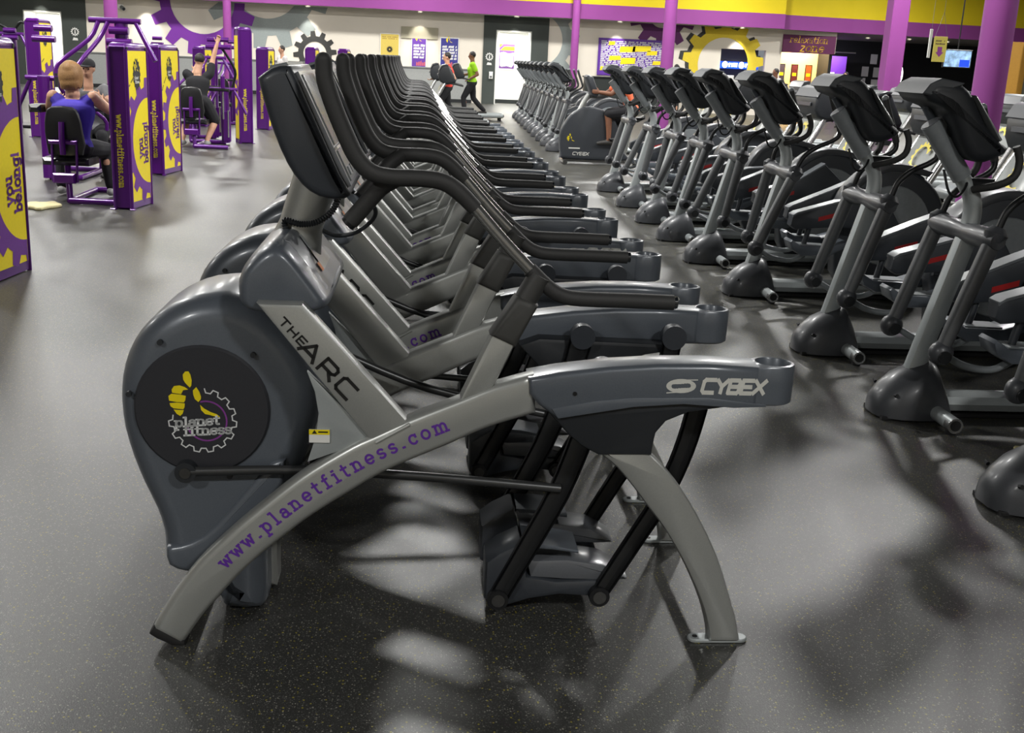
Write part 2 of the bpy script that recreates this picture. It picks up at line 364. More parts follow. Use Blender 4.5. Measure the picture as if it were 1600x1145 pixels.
# back wall: lit cream part with door openings cut out of it, then the recess with the lounge, then the far black wall
bw = MB()
for x0, x1, z0, z1 in ((XL, -14.35, 0, ROOM_H), (-14.35, -13.0, 2.6, ROOM_H), (-13.0, 2.75, 0, ROOM_H), (2.75, 4.08, 2.7, ROOM_H), (4.08, 11.35, 0, ROOM_H),
                       (11.35, 13.1, 0, 1.0), (11.35, 13.1, 2.42, ROOM_H), (13.1, 13.7, 0, ROOM_H), (13.7, 15.8, 2.42, ROOM_H)):
    bw.box(((x0+x1)/2, YW+.12, (z0+z1)/2), (x1-x0, .24, z1-z0))
struct(bw.build('wall_back', cream, None, 0))
def doorway(n, x0, x1, h, label):
    d = thing('door_%d' % n, label, None, ((x0+x1)/2, YW+.3, 0)); d['kind'] = 'structure'
    W = x1-x0
    MB().box((0, 1.1, h/2), (W+.5, .06, h+.2)).build('passage_wall', white, d, 0)
    for sx in (-1, 1): MB().box((sx*(W/2+.02), .5, h/2), (.06, 1.2, h)).build('passage_side', white, d, 0)
    for sx in (-1, 1): MB().box((sx*(W/2-.02), -.2, h/2), (.05, .3, h), .01).build('jamb', white, d)
    MB().box((0, -.2, h-.02), (W, .3, .05), .01).build('lintel', white, d)
    MB().box((0, 1.05, .07), (W+.1, .05, .14)).build('skirting', counter, d, 0)
    return d
d1 = doorway(1, -14.35, -13.0, 2.6, 'bright white passage opening in the dark green frame at the far left')
d2 = doorway(2, 2.75, 4.08, 2.7, 'bright white passage opening in the dark green frame beyond the machines')
for k, (x0, x1, i0, i1, h) in enumerate(((-15.2, -12.15, -14.35, -13.0, 2.6), (2.28, 4.72, 2.75, 4.08, 2.7))):
    m = MB()
    m.box(((x0+i0)/2, YW-.03, 1.6), (i0-x0, .06, 3.2)); m.box(((x1+i1)/2, YW-.03, 1.6), (x1-i1, .06, 3.2)); m.box(((i0+i1)/2, YW-.03, (h+3.2)/2), (i1-i0, .06, 3.2-h))
    struct(m.build('trim_%d' % (k+1), green_grey, None, 0))
# soffit: purple band under yellow, with its jog on the right
def soffit(name, segs, z0, z1, m, n):
    mb = MB()
    for (xa, ya), (xb, yb) in segs:
        d = (V(xb, yb, 0)-V(xa, ya, 0)); nn = V(d.y, -d.x, 0).normalized()*.1
        P = [V(xa, ya, 0), V(xb, yb, 0)]
        mb.prism([(P[0].x, P[0].y), (P[1].x, P[1].y), (P[1].x-nn.x, P[1].y-nn.y), (P[0].x-nn.x, P[0].y-nn.y)], z0, z1, axis='z')
    o = mb.build(name, m, None, 0); return struct(o)
SEG = [((XL, 42.35), (13.35, 42.35)), ((13.35, 42.35), (13.42, 42.75)), ((13.42, 42.75), (16.3, 43.3)), ((16.3, 43.3), (XR, 44.6))]
soffit('trim_3', SEG, 3.2, 3.72, purple_wall, 3)
soffit('trim_4', [((a[0], a[1]+.04), (b[0], b[1]+.04)) for a, b in SEG], 3.72, ROOM_H, yellow_wall, 4)
us = MB(); us.prism([(XL, 42.4), (13.35, 42.4), (13.42, 42.8), (16.3, 43.35), (XR, 44.65), (XR, 53.9), (XL, 53.9)], 3.2, 3.26, axis='z')
struct(us.build('trim_5', mat('soffit_paint', (170, 166, 156), .8), None, 0))
# far black wall on the right and the shop wall
struct(MB().box(((15.8+XR)/2, 52.1, 1.6), (XR-15.8, .2, 3.2)).build('wall_far_right', black_wall, None, 0))
struct(MB().box((15.75, 48, 1.6), (.12, 8.4, 3.2)).build('wall_side', black_wall, None, 0))
# lounge behind the relaxation sign
lg = MB(); lg.box((14.75, YW+1.6, 1.5), (2.4, .1, 3)); struct(lg.build('wall_lounge', warm_wall, None, 0))
struct(MB().box((13.66, YW+.9, 1.5), (.1, 1.4, 3)).build('wall_lounge_side', warm_wall, None, 0))
# wainscot strip of grey tiles low on the wall
struct(MB().box((-5.4, YW-.02, .6), (14.6, .04, 1.2)).build('trim_6', mat('grey_wainscot', (150, 152, 150), .6), None, 0))
struct(MB().box((-5.4, YW-.04, 1.22), (14.6, .08, .04)).build('trim_7', mat('grey_rail', (120, 122, 120), .6), None, 0))
struct(MB().box((-5.4, YW-.05, .06), (14.6, .03, .12)).build('baseboard_back', black_wall, None, 0))
# murals
WF = lambda off: (lambda a, b: (a, YW-.012-off, b))
def mural(name, label, m, cx, cz, rin, r0, r1, n, ph, off, zmin=.2, zmax=3.19, xmin=-30, xmax=40):
    mb = MB(); gear_ring(mb, cx, cz, rin, r0, r1, n, WF(off), ph, (xmin, xmax, zmin, zmax)); return tag(mb.build(name, m, None, 0), label, 'mural')
mural('wall_mural', 'large grey gear painted on the cream wall right of the purple gear', grey_gear, -5.7, 3.95, 1.25, 1.85, 2.35, 14, .1, .001)
mural('wall_mural', 'large purple gear painted on the cream wall at the left', purple_gearm, -8.0, 3.2, 1.15, 1.52, 1.93, 13, .15, .004)
mural('wall_mural', 'small black gear painted low on the cream wall', dark_gear, -3.95, 1.55, .42, .62, .8, 12, .1, .003, zmin=1.24)
mural('wall_mural', 'grey gear painted on the wall behind the slim purple column', grey_gear, 4.3, 2.4, .95, 1.3, 1.6, 14, .2, .002, xmin=4.74)
mural('wall_mural', 'plum gear painted above the lettered purple poster', plum, 9.0, 3.6, .55, .95, 1.3, 10, .3, .003)
mural('wall_mural', 'yellow gear painted around the snack hatch', mat('yellow_mural_paint', (222, 196, 50), .7), 11.45, 1.85, .97, 1.32, 1.58, 13, .1, .002, xmax=13.6)
mural('wall_mural', 'black shadow line behind the yellow gear', dark_gear, 11.32, 1.9, 1.1, 1.34, 1.6, 13, .1, .001, xmax=13.6)
# ------------------------------------------------------------------ hanging lamps and ceiling grid of light
for k, (x, y) in enumerate(LAMPS):
    near = y < 0
    t = thing('high_bay_lamp', 'unseen round high bay lamp hanging from the hall ceiling', 'lamp', (x, y, ROOM_H), group='high bay lamps')
    MB().cyl((0, 0, 0), (0, 0, -.5), .012, 8).build('cord', blackm, t)
    s = MB(); s.quad_ring([[(r*math.cos(a), r*math.sin(a), z) for a in [2*PI*q/24 for q in range(24)]] for r, z in ((.06, -.5), (.1, -.62), (.35, -.8), (.36, -.86), (.345, -.86), (.32, -.8), (.09, -.64))], cap=False); s.build('shade', dmetal, t)
    MB().cyl((0, 0, -.79), (0, 0, -.8), .30, 24).build('glass', lamp_glow, t)
    L = bpy.data.lights.new('high_bay_light', 'AREA'); L.shape = 'DISK'; L.size = .66; L.energy = NEAR_W if near else HEAD_W; L.color = (1, .99, .96)
    lo = bpy.data.objects.new('light', L); C.objects.link(lo); lo.parent = t; lo.location = (0, 0, -.9)
def downlight(x, y, z, e, label, ang=62, aim=(0, .35, -1), col=(1, .96, .9)):
    t = thing('downlight', label, 'lamp', (x, y, z))
    r = MB(); r.quad_ring([[(q*math.cos(2*PI*k/20), q*math.sin(2*PI*k/20), h) for k in range(20)] for q, h in ((.1, 0), (.1, -.02), (.08, -.025), (.075, -.005))], cap=False); r.build('trim_ring', white, t)
    MB().cyl((0, 0, -.004), (0, 0, -.012), .074, 20).build('lens', mat('downlight_lens', (255, 245, 230), .4, emit=9), t)
    L = bpy.data.lights.new('downlight_beam', 'SPOT'); L.energy = e; L.spot_size = math.radians(ang); L.spot_blend = .6; L.shadow_soft_size = .06; L.color = col
    lo = bpy.data.objects.new('light', L); C.objects.link(lo); lo.parent = t; lo.location = (0, 0, -.03); lo.rotation_euler = Vector(aim).to_track_quat('-Z', 'Y').to_euler()
for k, x in enumerate((-13.7, -10.0, -4.15, -.1, 3.45, 7.3, 11.95)):
    downlight(x, 43.0, 3.19, 95, 'recessed downlight washing the back wall, %s' % ('above the far left doorway', 'left of the purple gear', 'above the small black gear', 'above the middle poster', 'above the right white doorway', 'above the lettered poster', 'above the yellow gear')[k])
for k, (x, y) in enumerate(((15.3, 45.5), (18.5, 47.3), (19.7, 48.2), (19.9, 46.4), (21.9, 47.2), (24.2, 48.3))):
    downlight(x, y, 3.19, 40, 'small downlight under the right-hand soffit, %s' % ['nearest the relaxation sign', 'just left of the square column', 'deepest, right of the square column', 'at the front edge right of the square column', 'below the hanging sign', 'rightmost, beside the thick round column'][k], 80, (0, 0, -1))
lgL = bpy.data.lights.new('lounge_light', 'AREA'); lgL.size = 1.2; lgL.energy = 110; lgL.color = (1, .85, .6)
t = thing('ceiling_light', 'warm ceiling light inside the relaxation lounge', 'lamp', (14.75, YW+.85, 3.1)); MB().box((0, 0, 0), (1.2, .8, .05), .01).build('housing', white, t); lo = bpy.data.objects.new('light', lgL); C.objects.link(lo); lo.parent = t; lo.location = (0, 0, -.06)
for k, (x, h) in enumerate(((-13.67, 2.5), (3.41, 2.6))):
    t = thing('ceiling_light', ['white ceiling light in the far left passage', 'white ceiling light in the passage beyond the machines'][k], 'lamp', (x, YW+.75, h)); MB().box((0, 0, 0), (.9, .5, .04), .01).build('housing', white, t)
    L = bpy.data.lights.new('passage_light', 'AREA'); L.size = .8; L.energy = 60; lo = bpy.data.objects.new('light', L); C.objects.link(lo); lo.parent = t; lo.location = (0, 0, -.04)
# ------------------------------------------------------------------ columns
def column(x, y, r, label, square=False):
    t = thing('column', label, 'column', (x, y, 0))
    if square: MB().box((0, 0, ROOM_H/2), (r, r, ROOM_H-.002), .015).build('shaft', purple_wall, t)
    else: MB().cyl((0, 0, 0), (0, 0, ROOM_H-.001), r, 40).build('shaft', purple_wall, t)
    if square: MB().box((0, 0, .06), (r+.03, r+.03, .12), .01).build('base', blackm, t)
    else: MB().cyl((0, 0, 0), (0, 0, .12), r+.02, 40).build('base', blackm, t)
    return t
column(5.95, 11.7, .165, 'thick round purple column at the right, nearest of all columns')
column(5.85, 27.4, .15, 'round purple column in front of the lettered purple poster')
column(5.5, 41.8, .14, 'slim round purple column beside the right doorway frame')
column(-7.1, 27.4, .15, 'round purple column behind the seated woman in a blue top')
column(-6.85, 41.8, .14, 'slim round purple column in front of the big purple gear')
sq = column(11.55, 27.8, .42, 'square purple column carrying a small framed notice', True)
f = MB().box((-.02, -.225, 1.13), (.28, .02, .36), .005).build('notice_frame', tan, sq); MB().box((-.02, -.237, 1.13), (.2, .006, .28)).build('notice', blue_print, f, 0)
MB().box((.0, -.22, .78), (.07, .02, .12), .005).build('switch_plate', white, sq)
# ------------------------------------------------------------------ posters and signs on the back wall
def framed(name, label, x0, x1, z0, z1, m, fm=white, y=YW-.02, rows=None, cat='poster'):
    t = thing(name, label, cat, ((x0+x1)/2, y, (z0+z1)/2)); W, H = x1-x0, z1-z0
    MB().box((0, -.012, 0), (W, .02, H), .003).build('frame', fm, t); MB().box((0, -.026, 0), (W-.06, .008, H-.06)).build('sheet', m, t, 0)
    return t, W, H
def lines(t, x0, x1, z0, z1, n, m, seed, off=.032, name='printed_lines', hh=.55, slant=.35):
    rn = random.Random(seed); mb = MB(); dz = (z1-z0)/n
    for i in range(n):
        x = x0; z = z1-(i+.5)*dz
        while x < x1-.03:
            L = min(rn.uniform(.08, .3), x1-x); h = dz*hh/2
            # ragged word shapes: a run of small letter blocks
            u = x
            while u < x+L-.01:
                q = rn.uniform(.02, .045); hh2 = h*rn.choice((1, 1, 1.25, .8)); mb.flat([(u, z-h), (u+q*.8, z-h), (u+q*.8+slant*h, z+hh2), (u+slant*h, z+hh2)], lambda a, b: (a, -off, b)); u += q
            x += L+.05
    return mb.build(name, m, t, 0)
t, W, H = framed('poster', 'yellow wall poster with a small black gear badge', -1.56, -.84, 1.35, 2.39, mat('poster_yellow', (215, 190, 90), .6))
mb = MB(); gear_ring(mb, 0, -.05, .03, .09, .12, 12, lambda a, b: (a, -.033, b)); mb.build('badge', black_print, t, 0); lines(t, -.28, .28, .3, .42, 2, mat('poster_brown', (150, 120, 50), .6), 3)
for k, (x0, x1, m, lab) in enumerate(((-.4, .17, mat('poster_violet', (96, 52, 150), .5), 'violet poster with white slanted words in the alcove'), (.67, 1.37, mat('poster_indigo', (48, 46, 128), .5), 'indigo poster with white slanted words near the green shirted person'))):
    t, W, H = framed('poster', lab, x0, x1, 1.22, 2.34, m)
    lines(t, -W/2+.08, W/2-.08, -.25, .28, 5, white_print, 10+k, hh=.7)
    h = MB()
    for q in HAND: h.flat([((a-590)*.0004+.02, -(b-655)*.0004+.36) for a, b in q], lambda a, b: (a, -.034, b))
    h.build('emblem', yellow, t, 0)
    mb = MB()
    for q in range(5): mb.flat([(-.1+q*.07, -.5), (-.04+q*.07, -.5), (-.03+q*.07, -.5+.1+.05*(q % 3)), (-.09+q*.07, -.36)], lambda a, b: (a, -.033, b))
    mb.build('picture', mat('poster_pink', (190, 90, 110), .6), t, 0)
t = thing('wall_niche', 'grey-beige shallow panel above the violet poster', 'panel', (-.1, YW-.03, 2.45)); MB().box((0, 0, 0), (1.36, .05, .42), .01).build('panel', mat('beige_grey', (168, 162, 140), .7), t)
t, W, H = framed('poster', 'white, purple and yellow notice inside the right white doorway', 2.95, 3.6, 1.28, 2.26, mat('poster_plum', (88, 48, 110), .5), y=YW+1.34)
mb = MB(); mb.flat([(-.26, -.36), (-.2, -.4), (.0, -.36), (.2, -.41), (.27, -.3), (.25, .0), (.28, .14), (.05, .1), (-.12, .16), (-.27, .12)], lambda a, b: (a, -.034, b)); mb.build('white_burst', white_print, t, 0)
mb = MB(); mb.flat([(-.3, .2), (-.3, .44), (-.16, .44), (-.3, .3)], lambda a, b: (a, -.035, b)); mb.flat([(-.26, .22), (.29, .22), (.29, .36), (-.1, .36)], lambda a, b: (a, -.034, b)); mb.build('yellow_bands', yellow, t, 0)
t, W, H = framed('poster', 'dark notice with an orange patch in the far left passage', -13.25, -12.95, 1.75, 2.4, mat('notice_slate', (70, 66, 100), .5), y=YW+1.34); MB().box((0, -.034, .0), (.22, .004, .3)).build('orange_patch', mat('orange_patch_print', (235, 180, 90), .6), t, 0)
# the big lettered poster
t, W, H = framed('lettered_poster', 'wide purple poster densely covered with white and yellow words', 6.62, 9.42, 1.24, 2.6, purple, purple, cat='poster')
lines(t, -1.3, 1.3, -.5, .6, 17, white_print, 5, hh=.62)
mb = MB()
for x, z, a, b in ((-.9, .5, .12, .08), (-.3, .3, .3, .12), (.25, .34, .35, .12), (.65, .2, .2, .09), (-.75, -.03, .22, .09), (-.25, -.12, .28, .13), (-1.0, -.42, .3, .08), (.9, -.15, .2, .08)):
    mb.flat([(x-a, z-b), (x+a, z-b*.7), (x+a*1.05, z+b), (x-a*.9, z+b*.8)], lambda a, b: (a, -.036, b))
mb.build('yellow_words', yellow, t, 0)
# restroom style signs painted on the dark frames
for x, z, lab in ((-12.55, 1.92, 'small pale gear and arrow sign on the far left dark frame'), (2.52, 1.72, 'small pale round gear sign on the dark frame by the doorway')):
    t = thing('door_sign', lab, 'sign', (x, YW-.08, z)); mb = MB(); gear_ring(mb, 0, 0, .09, .12, .15, 12, lambda a, b: (a, -.004, b)); mb.flat([(-.02, -.07), (.03, -.07), (.02, .07), (-.01, .07)], lambda a, b: (a, -.004, b)); mb.build('gear_symbol', white_print, t, 0)
    mb = MB(); mb.flat([(-.1, -.3), (.1, -.3), (.08, -.22), (-.06, -.2)], lambda a, b: (a, -.004, b)); mb.build('arrow', white_print, t, 0)
t = thing('wall_dispenser', 'small white dispenser on the dark frame by the doorway', 'dispenser', (2.6, YW-.11, 1.05)); MB().box((0, 0, 0), (.14, .1, .26), .02).build('body', white, t); MB().box((0, -.055, -.05), (.08, .02, .06), .005).build('lever', greyp, t)
# low black counter under the lettered poster
t = thing('service_counter', 'long black counter front below the lettered purple poster', 'counter', (7.9, YW-.55, 0)); MB().box((0, 0, .57), (3.6, .5, 1.14), .01).build('body', counter, t); MB().box((0, 0, 1.17), (3.7, .6, .05), .01).build('worktop', black_wall, t)
# snack hatch with lit sign
t = thing('hatch', 'recessed snack hatch with a blue lit sign', 'hatch', (12.22, YW+.3, 0))
MB().box((0, 1.0, 1.7), (1.9, .06, 1.6)).build('back_panel', mat('hatch_grey', (120, 118, 104), .6), t, 0); MB().box((0, .4, 1.0), (1.8, 1.2, .05)).build('sill', counter, t, 0)
sg = MB().box((0, .15, 1.83), (1.5, .08, .26), .01).build('lit_sign', led_blue, t)
mb = MB()
for x in (-.35, .3):
    mb.prism([(x-.22+.11*math.cos(a), 1.84+.12*math.sin(a)) for a in [2*PI*q/14 for q in range(14)]], .105, .1); 
    stroke(mb, [(x-.05, 1.78), (x-.05, 1.88), (x+.05, 1.88), (x+.05, 1.78)], .05, lambda a, b: (a, .1, b)); stroke(mb, [(x+.12, 1.88), (x+.24, 1.88)], .07, lambda a, b: (a, .1, b)); stroke(mb, [(x+.12, 1.8), (x+.24, 1.8)], .07, lambda a, b: (a, .1, b))
mb.build('sign_letters', led_white, sg, 0)
MB().box((-.4, .3, 1.3), (.5, .3, .3), .04).build('display_case', white, t); MB().box((.3, .3, 1.25), (.4, .3, .2), .03).build('tray', lightgrey, t)
# relaxation zone sign
t = thing('lounge_sign', 'dark plum sign reading relaxation zone in yellow letters', 'sign', (14.72, YW-.06, 2.72)); MB().box((0, 0, 0), (2.06, .1, .66), .01).build('board', mat('sign_plum', (92, 26, 74), .6), t)
mb = MB(); k = 1.5/text_len('relaxation', .1)
text(mb, 'relaxation', lambda a, b: (-.78+a*k, -.056, .05+b*k), .15, .1, .2); text(mb, 'zone', lambda a, b: (-.36+a*k*1.45, -.056, -.27+b*k*1.3), .16, .1, .2); mb.build('lettering', mat('sign_yellow', (225, 180, 40), .5), t, 0)
for k, (x, c) in enumerate(((14.25, (60, 50, 70)), (14.78, (92, 30, 34)), (15.35, (176, 84, 34)))):
    t, W, H = framed('poster', ['dark narrow poster on the lit lounge wall, left', 'maroon narrow poster on the lit lounge wall, middle', 'orange-brown narrow poster on the lit lounge wall, right'][k], x-.14, x+.14, 1.28, 1.98, mat('lounge_poster_%d' % k, c, .5), blackm, y=YW+1.54)
    MB().box((0, -.034, -.04), (.16, .004, .12)).build('yellow_word', yellow, t, 0)
# merchandise shelves
t = thing('display_shelf', 'purple lit merchandise wall with folded clothes', 'shelf', (17.3, 50.0, 0))
MB().box((0, .1, 1.45), (2.9, .08, 2.0)).build('back_panel', mat('display_purple', (120, 60, 170), .5), t, 0)
for z in (.75, 1.2, 1.6): MB().box((.35, -.1, z), (2.0, .36, .03), .004).build('shelf_board', purple_wall, t)
shirt_poly = [(-.17, -.24), (.17, -.24), (.18, .08), (.3, -.02), (.38, .08), (.2, .26), (-.2, .26), (-.38, .08), (-.3, -.02), (-.18, .08)]
o = MB().prism(shirt_poly, -.02, .02, .008).build('hanging_shirt', white, None); o.location = (16.35, 49.9, 1.95); tag(o, 'white shirt hung on the purple display wall', 'shirt')
cols = [(250, 250, 250), (240, 240, 250), (120, 120, 200), (230, 120, 170), (200, 200, 230), (60, 50, 80)]
for k, (x, z) in enumerate(((17.3, 1.63), (17.95, 1.63), (17.2, 1.23), (17.85, 1.23), (17.3, .78), (18.0, .78))):
    o = MB().box((0, 0, .07), (.42, .26, .13), .04).build('folded_shirt', mat('cloth_%d' % k, cols[k], .8), None); o.location = (x, 49.9, z-.013); tag(o, 'folded %s shirt on the %s display shelf, %s' % (('white', 'white', 'blue', 'pink', 'pale', 'dark')[k], ('top', 'top', 'middle', 'middle', 'bottom', 'bottom')[k], ('left', 'right')[k % 2]), 'shirt')
L = bpy.data.lights.new('shelf_fill_light', 'AREA'); L.shape = 'RECTANGLE'; L.size = 2.4; L.size_y = .1; L.energy = 70; L.color = (.85, .8, 1)
lt = MB().box((0, 0, 0), (2.6, .12, .05), .01).build('added_light_bar', white, t); lt.location = (.2, -.75, 2.6); lo = bpy.data.objects.new('light', L); C.objects.link(lo); lo.parent = lt; lo.location = (0, .02, -.04); lo.rotation_euler = (.6, 0, 0)  # bar and its light added to brighten the dark shelves
# papers on the black wall
for k, (x, z) in enumerate(((20.75, 2.42), (20.4, 1.86), (20.95, 1.84), (20.3, 1.35), (20.9, 1.3))):
    o = MB().box((0, 0, 0), (.32, .012, .44), .002).build('notice_sheet', white, None); o.location = (x, 51.99, z); tag(o, 'white paper on the black wall, %s' % ('topmost and alone', 'middle row left', 'middle row right', 'bottom row left', 'bottom row right')[k], 'paper')
# television and hanging sign
P = at(1496, 92, 33); t = thing('television', 'hanging television with bright blue corner near the right columns', 'television', (P.x, 33, P.z))
MB().box((0, .03, 0), (.86, .07, .52), .01).build('casing', blackm, t); MB().box((0, -.01, 0), (.8, .01, .46)).build('picture', tv_on, t, 0); MB().box((.22, -.018, -.12), (.3, .004, .2)).build('picture_patch', tv_blue, t, 0)
MB().cyl((0, .05, .25), (0, .05, ROOM_H-P.z-.005), .02, 8).build('ceiling_pole', blackm, t)
P = at(1468, 77, 24); t = thing('hanging_sign', 'yellow hanging sign with a purple arrow pointing down', 'sign', (P.x, 24, P.z))
MB().box((0, 0, 0), (.29, .02, .52), .003).build('board', mat('sign_board_yellow', (205, 190, 90), .5), t)
mb = MB(); mb.flat([(-.05, .05), (.05, .05), (.05, -.06), (.09, -.06), (0, -.16), (-.09, -.06), (-.05, -.06)], lambda a, b: (a, -.013, b)); mb.build('arrow', purple_wall, t, 0); lines(t, -.11, .1, .08, .2, 2, mat('sign_brown', (110, 90, 60), .6), 8, .013)
for sx in (-1, 1): MB().tube([(sx*.13, 0, .26), (0, 0, .75)], .004, 6).build('wire', greyp, t)
MB().tube([(0, 0, .75), (0, 0, ROOM_H-P.z-.005)], .004, 6).build('drop_wire', greyp, t)
P = at(1453, 68, 25.5); t = thing('hanging_sign', 'narrow white hanging panel left of the yellow arrow sign', 'sign', (P.x, 25.5, P.z), .9); MB().box((0, 0, 0), (.2, .02, .62), .003).build('board', white, t); MB().tube([(0, 0, .3), (0, 0, ROOM_H-P.z-.005)], .004, 6).build('wire', greyp, t)
# tan panels at the far right
o = tag(MB().box((0, 0, 1.35), (1.6, .12, 2.7), .01).build('wood_partition', tan, None), 'golden tan partition panel behind the thick purple column', 'partition'); P = at(1592, 130, 30); o.location = (P.x+.35, 30, 0)
o = tag(MB().box((0, 0, 1.4), (.3, .2, 2.8), .01).build('dark_post', green_grey, None), 'dark upright post beside the tan partition', 'post'); o.location = (P.x+.15, 29.7, 0)
# bright emissive oval on a stand
t = thing('bright_oval', 'bright oval on a stand beside the square purple column', 'lamp', (at(1406, 110, 40).x, 40, 0)); MB().ball((0, 0, 1.75), (.13, .05, .32)).build('glow', mat('oval_glow', (255, 250, 240), .4, emit=4), t); MB().cyl((0, 0, 0), (0, 0, 1.45), .03, 10).build('stand', blackm, t); MB().cyl((0, 0, 0), (0, 0, .03), .2, 20).build('foot', blackm, t)
# security camera
t = thing('security_camera', 'small white dome camera high on the cream wall', 'camera', (-10.9, YW-.12, 2.85)); MB().box((0, .05, .02), (.2, .12, .16), .02).build('mount', white, t); MB().tube([(.05, 0, 0), (.16, -.16, -.06)], .07, 12).build('body', lightgrey, t); MB().cyl((.16, -.16, -.06), (.175, -.182, -.068), .05, 12).build('lens', glassy, t)
# ------------------------------------------------------------------ arched cross trainers (left row)
RT = [(-.713, .05), (-.651, .156), (-.588, .244), (-.526, .311), (-.465, .371), (-.405, .424), (-.344, .477), (-.272, .533), (-.165, .602), (-.105, .632), (-.013, .678), (.121, .736), (.212, .776), (.32, .81)]
RB = [(-.632, -.0), (-.575, .088), (-.531, .143), (-.468, .218), (-.407, .279), (-.345, .333), (-.285, .383), (-.224, .427), (-.164, .467), (-.104, .507), (-.034, .545), (.096, .605), (.201, .655), (.33, .70)]
LO = [(.62, .62), (.65, .591), (.702, .542), (.76, .473), (.821, .378), (.876, .274), (.918, .167), (.95, .075), (.966, .012)]
LI = [(.50, .60), (.515, .585), (.562, .548), (.61, .494), (.659, .432), (.709, .369), (.761, .289), (.806, .207), (.844, .125), (.866, .058), (.876, .012)]
def sm2(p, n=3): return [(q.x, q.z) for q in catmull([(a, 0, b) for a, b in p], n)]
def cross_trainer():
    t = thing('cross_trainer', '', 'cross trainer', (0, 3.26, 0))
    for s in (-1, 1):
        def Y(v): return s*v                                         # v = distance from the centre plane
        r = MB().prism(sm2(RT)+sm2(RB)[::-1], Y(.39), Y(.315), .02, 3).build('arched_rail', silver, t)
        MB().prism([(-.722, .036), (-.70, .02), (-.66, .0), (-.622, -.0), (-.625, .012), (-.708, .058)], Y(.388), Y(.317), .006).build('rubber_foot', rubber, r)
        MB().prism([(-.414, .985), (-.295, .985), (-.008, .662), (-.03, .64), (-.11, .605)], Y(.385), Y(.32), .012, 2).build('diagonal_upright', silver, t)
        MB().prism([(-.285, .80), (-.105, .615), (-.165, .592), (-.285, .545), (-.262, .62), (-.255, .685), (-.265, .745)], Y(.37), Y(.345), .003).build('gusset_plate', silver_light, t)
        MB().tube([(-.10, Y(.39), .612), (-.01, Y(.39), .665)], .0055, 8).build('weld_bead', silver, t)
        po = MB().prism([(.118, .725), (.21, .765), (.266, .892), (.202, .918)], Y(.385), Y(.32), .014, 2).build('arm_post', silver, t)
        sl = MB().prism([(.196, .915), (.266, .884), (.322, .998), (.300, 1.012), (.262, 1.022)], Y(.395), Y(.31), .018, 3).build('rubber_sleeve', mat('sleeve_rubber', (62, 62, 60), .6, bump=.2), t)
        MB().tube([(.285, Y(.353), 1.0), (.325, Y(.353), 1.075)], .031, 14).build('arm_clamp', mat('clamp_rubber', (58, 58, 57), .55), t)
        # handlebar: foam, bare metal, foam
        h = [(-.243, 1.60), (-.239, 1.553), (-.215, 1.483), (-.187, 1.418), (-.160, 1.366), (-.124, 1.330), (-.073, 1.318), (.008, 1.318), (.062, 1.311), (.103, 1.287), (.148, 1.245), (.222, 1.165), (.297, 1.090), (.345, 1.046), (.386, 1.022), (.439, 1.014), (.572, 1.013), (.69, 1.011)]
        hb = MB().tube([(a, Y(.353), b) for a, b in h], .0165, 14, 3).build('handlebar', bar_metal, t)
        f1 = h[:11]; f2 = h[12:]
        MB().tube([(a, Y(.353), b) for a, b in f1], [.0215]+[.0225]*8+[.0205], 14, 3).build('foam_grip', foam, hb)
        MB().tube([(a, Y(.353), b) for a, b in f2], .0205, 14, 3).build('foam_grip', foam, hb)
        MB().cyl((.688, Y(.353), 1.011), (.70, Y(.353), 1.011), .0165, 14).build('end_cap', glassy, hb)
        MB().ball((-.243, Y(.353), 1.60), (.0212, .0212, .02), 14, 8).build('end_cap', foam, hb)
        gp = MB().tube([(-.06, Y(.345), 1.315), (-.10, Y(.31), 1.285), (-.15, Y(.29), 1.225), (-.178, Y(.285), 1.192)], .0235, 14, 3).build('pulse_grip', foam, t)
        MB().tube([(-.172, Y(.285), 1.198), (-.186, Y(.283), 1.184)], .021, 14).build('end_cap', blackm, gp)
        # rear shroud with a cup holder in its end
        top = [(.305, .803), (.384, .820), (.518, .839), (.652, .850), (.788, .853), (.926, .849), (.985, .846)]
        sh = MB().prism(top[:-2]+[(.935, .848), (.935, .7365), (.869, .736), (.73, .742), (.593, .732), (.385, .692), (.337, .727), (.309, .758)], Y(.405), Y(.285), .016, 3).build('rear_shroud', slate, t)
        c = MB(); q = []
        for rr, z, sq_ in ((.05, .738, 1), (.0585, .744, 1), (.0598, .80, 1), (.0598, .845, 1), (.057, .8495, 1), (.050, .851, 0), (.047, .847, 0), (.045, .79, 0), (.01, .788, 0)):
            row = []
            for k in range(40):
                a = 2*PI*k/40; ca, sa = math.cos(a), math.sin(a)
                if sq_ and ca < 0: m_ = min(.056/max(1e-6, -ca), rr/max(1e-6, abs(sa))); row.append((.985+ca*m_, Y(.345)+sa*m_, z-(.004 if z > .84 and ca < -.5 else 0)))
                else: row.append((.985+rr*ca, Y(.345)+rr*sa, z))
            q.append(row)
        c.quad_ring(q); c.build('cup_holder', slate, sh)
        MB().cyl((.985, Y(.345), .79), (.985, Y(.345), .7915), .0445, 28).build('cup_well', pod_black, sh)
        MB().prism([(.369, .722), (.48, .745), (.591, .757), (.797, .761), (.958, .745), (.959, .738), (.869, .734), (.73, .742), (.593, .731), (.388, .694)], Y(.408), Y(.40), .003).build('lower_trim', slate, sh)
        MB().cyl((.43, Y(.404), .765), (.43, Y(.4075), .765), .006, 10).build('screw', blackm, sh)
        # dark pod under the shroud, rear leg
        MB().prism([(.335, .735), (.387, .68), (.424, .64), (.46, .61), (.51, .584), (.657, .586), (.66, .62), (.664, .65), (.69, .685), (.75, .712), (.85, .728), (.85, .75), (.4, .76)], Y(.392), Y(.225), .012, 2).build('pivot_housing', pod_black, t)
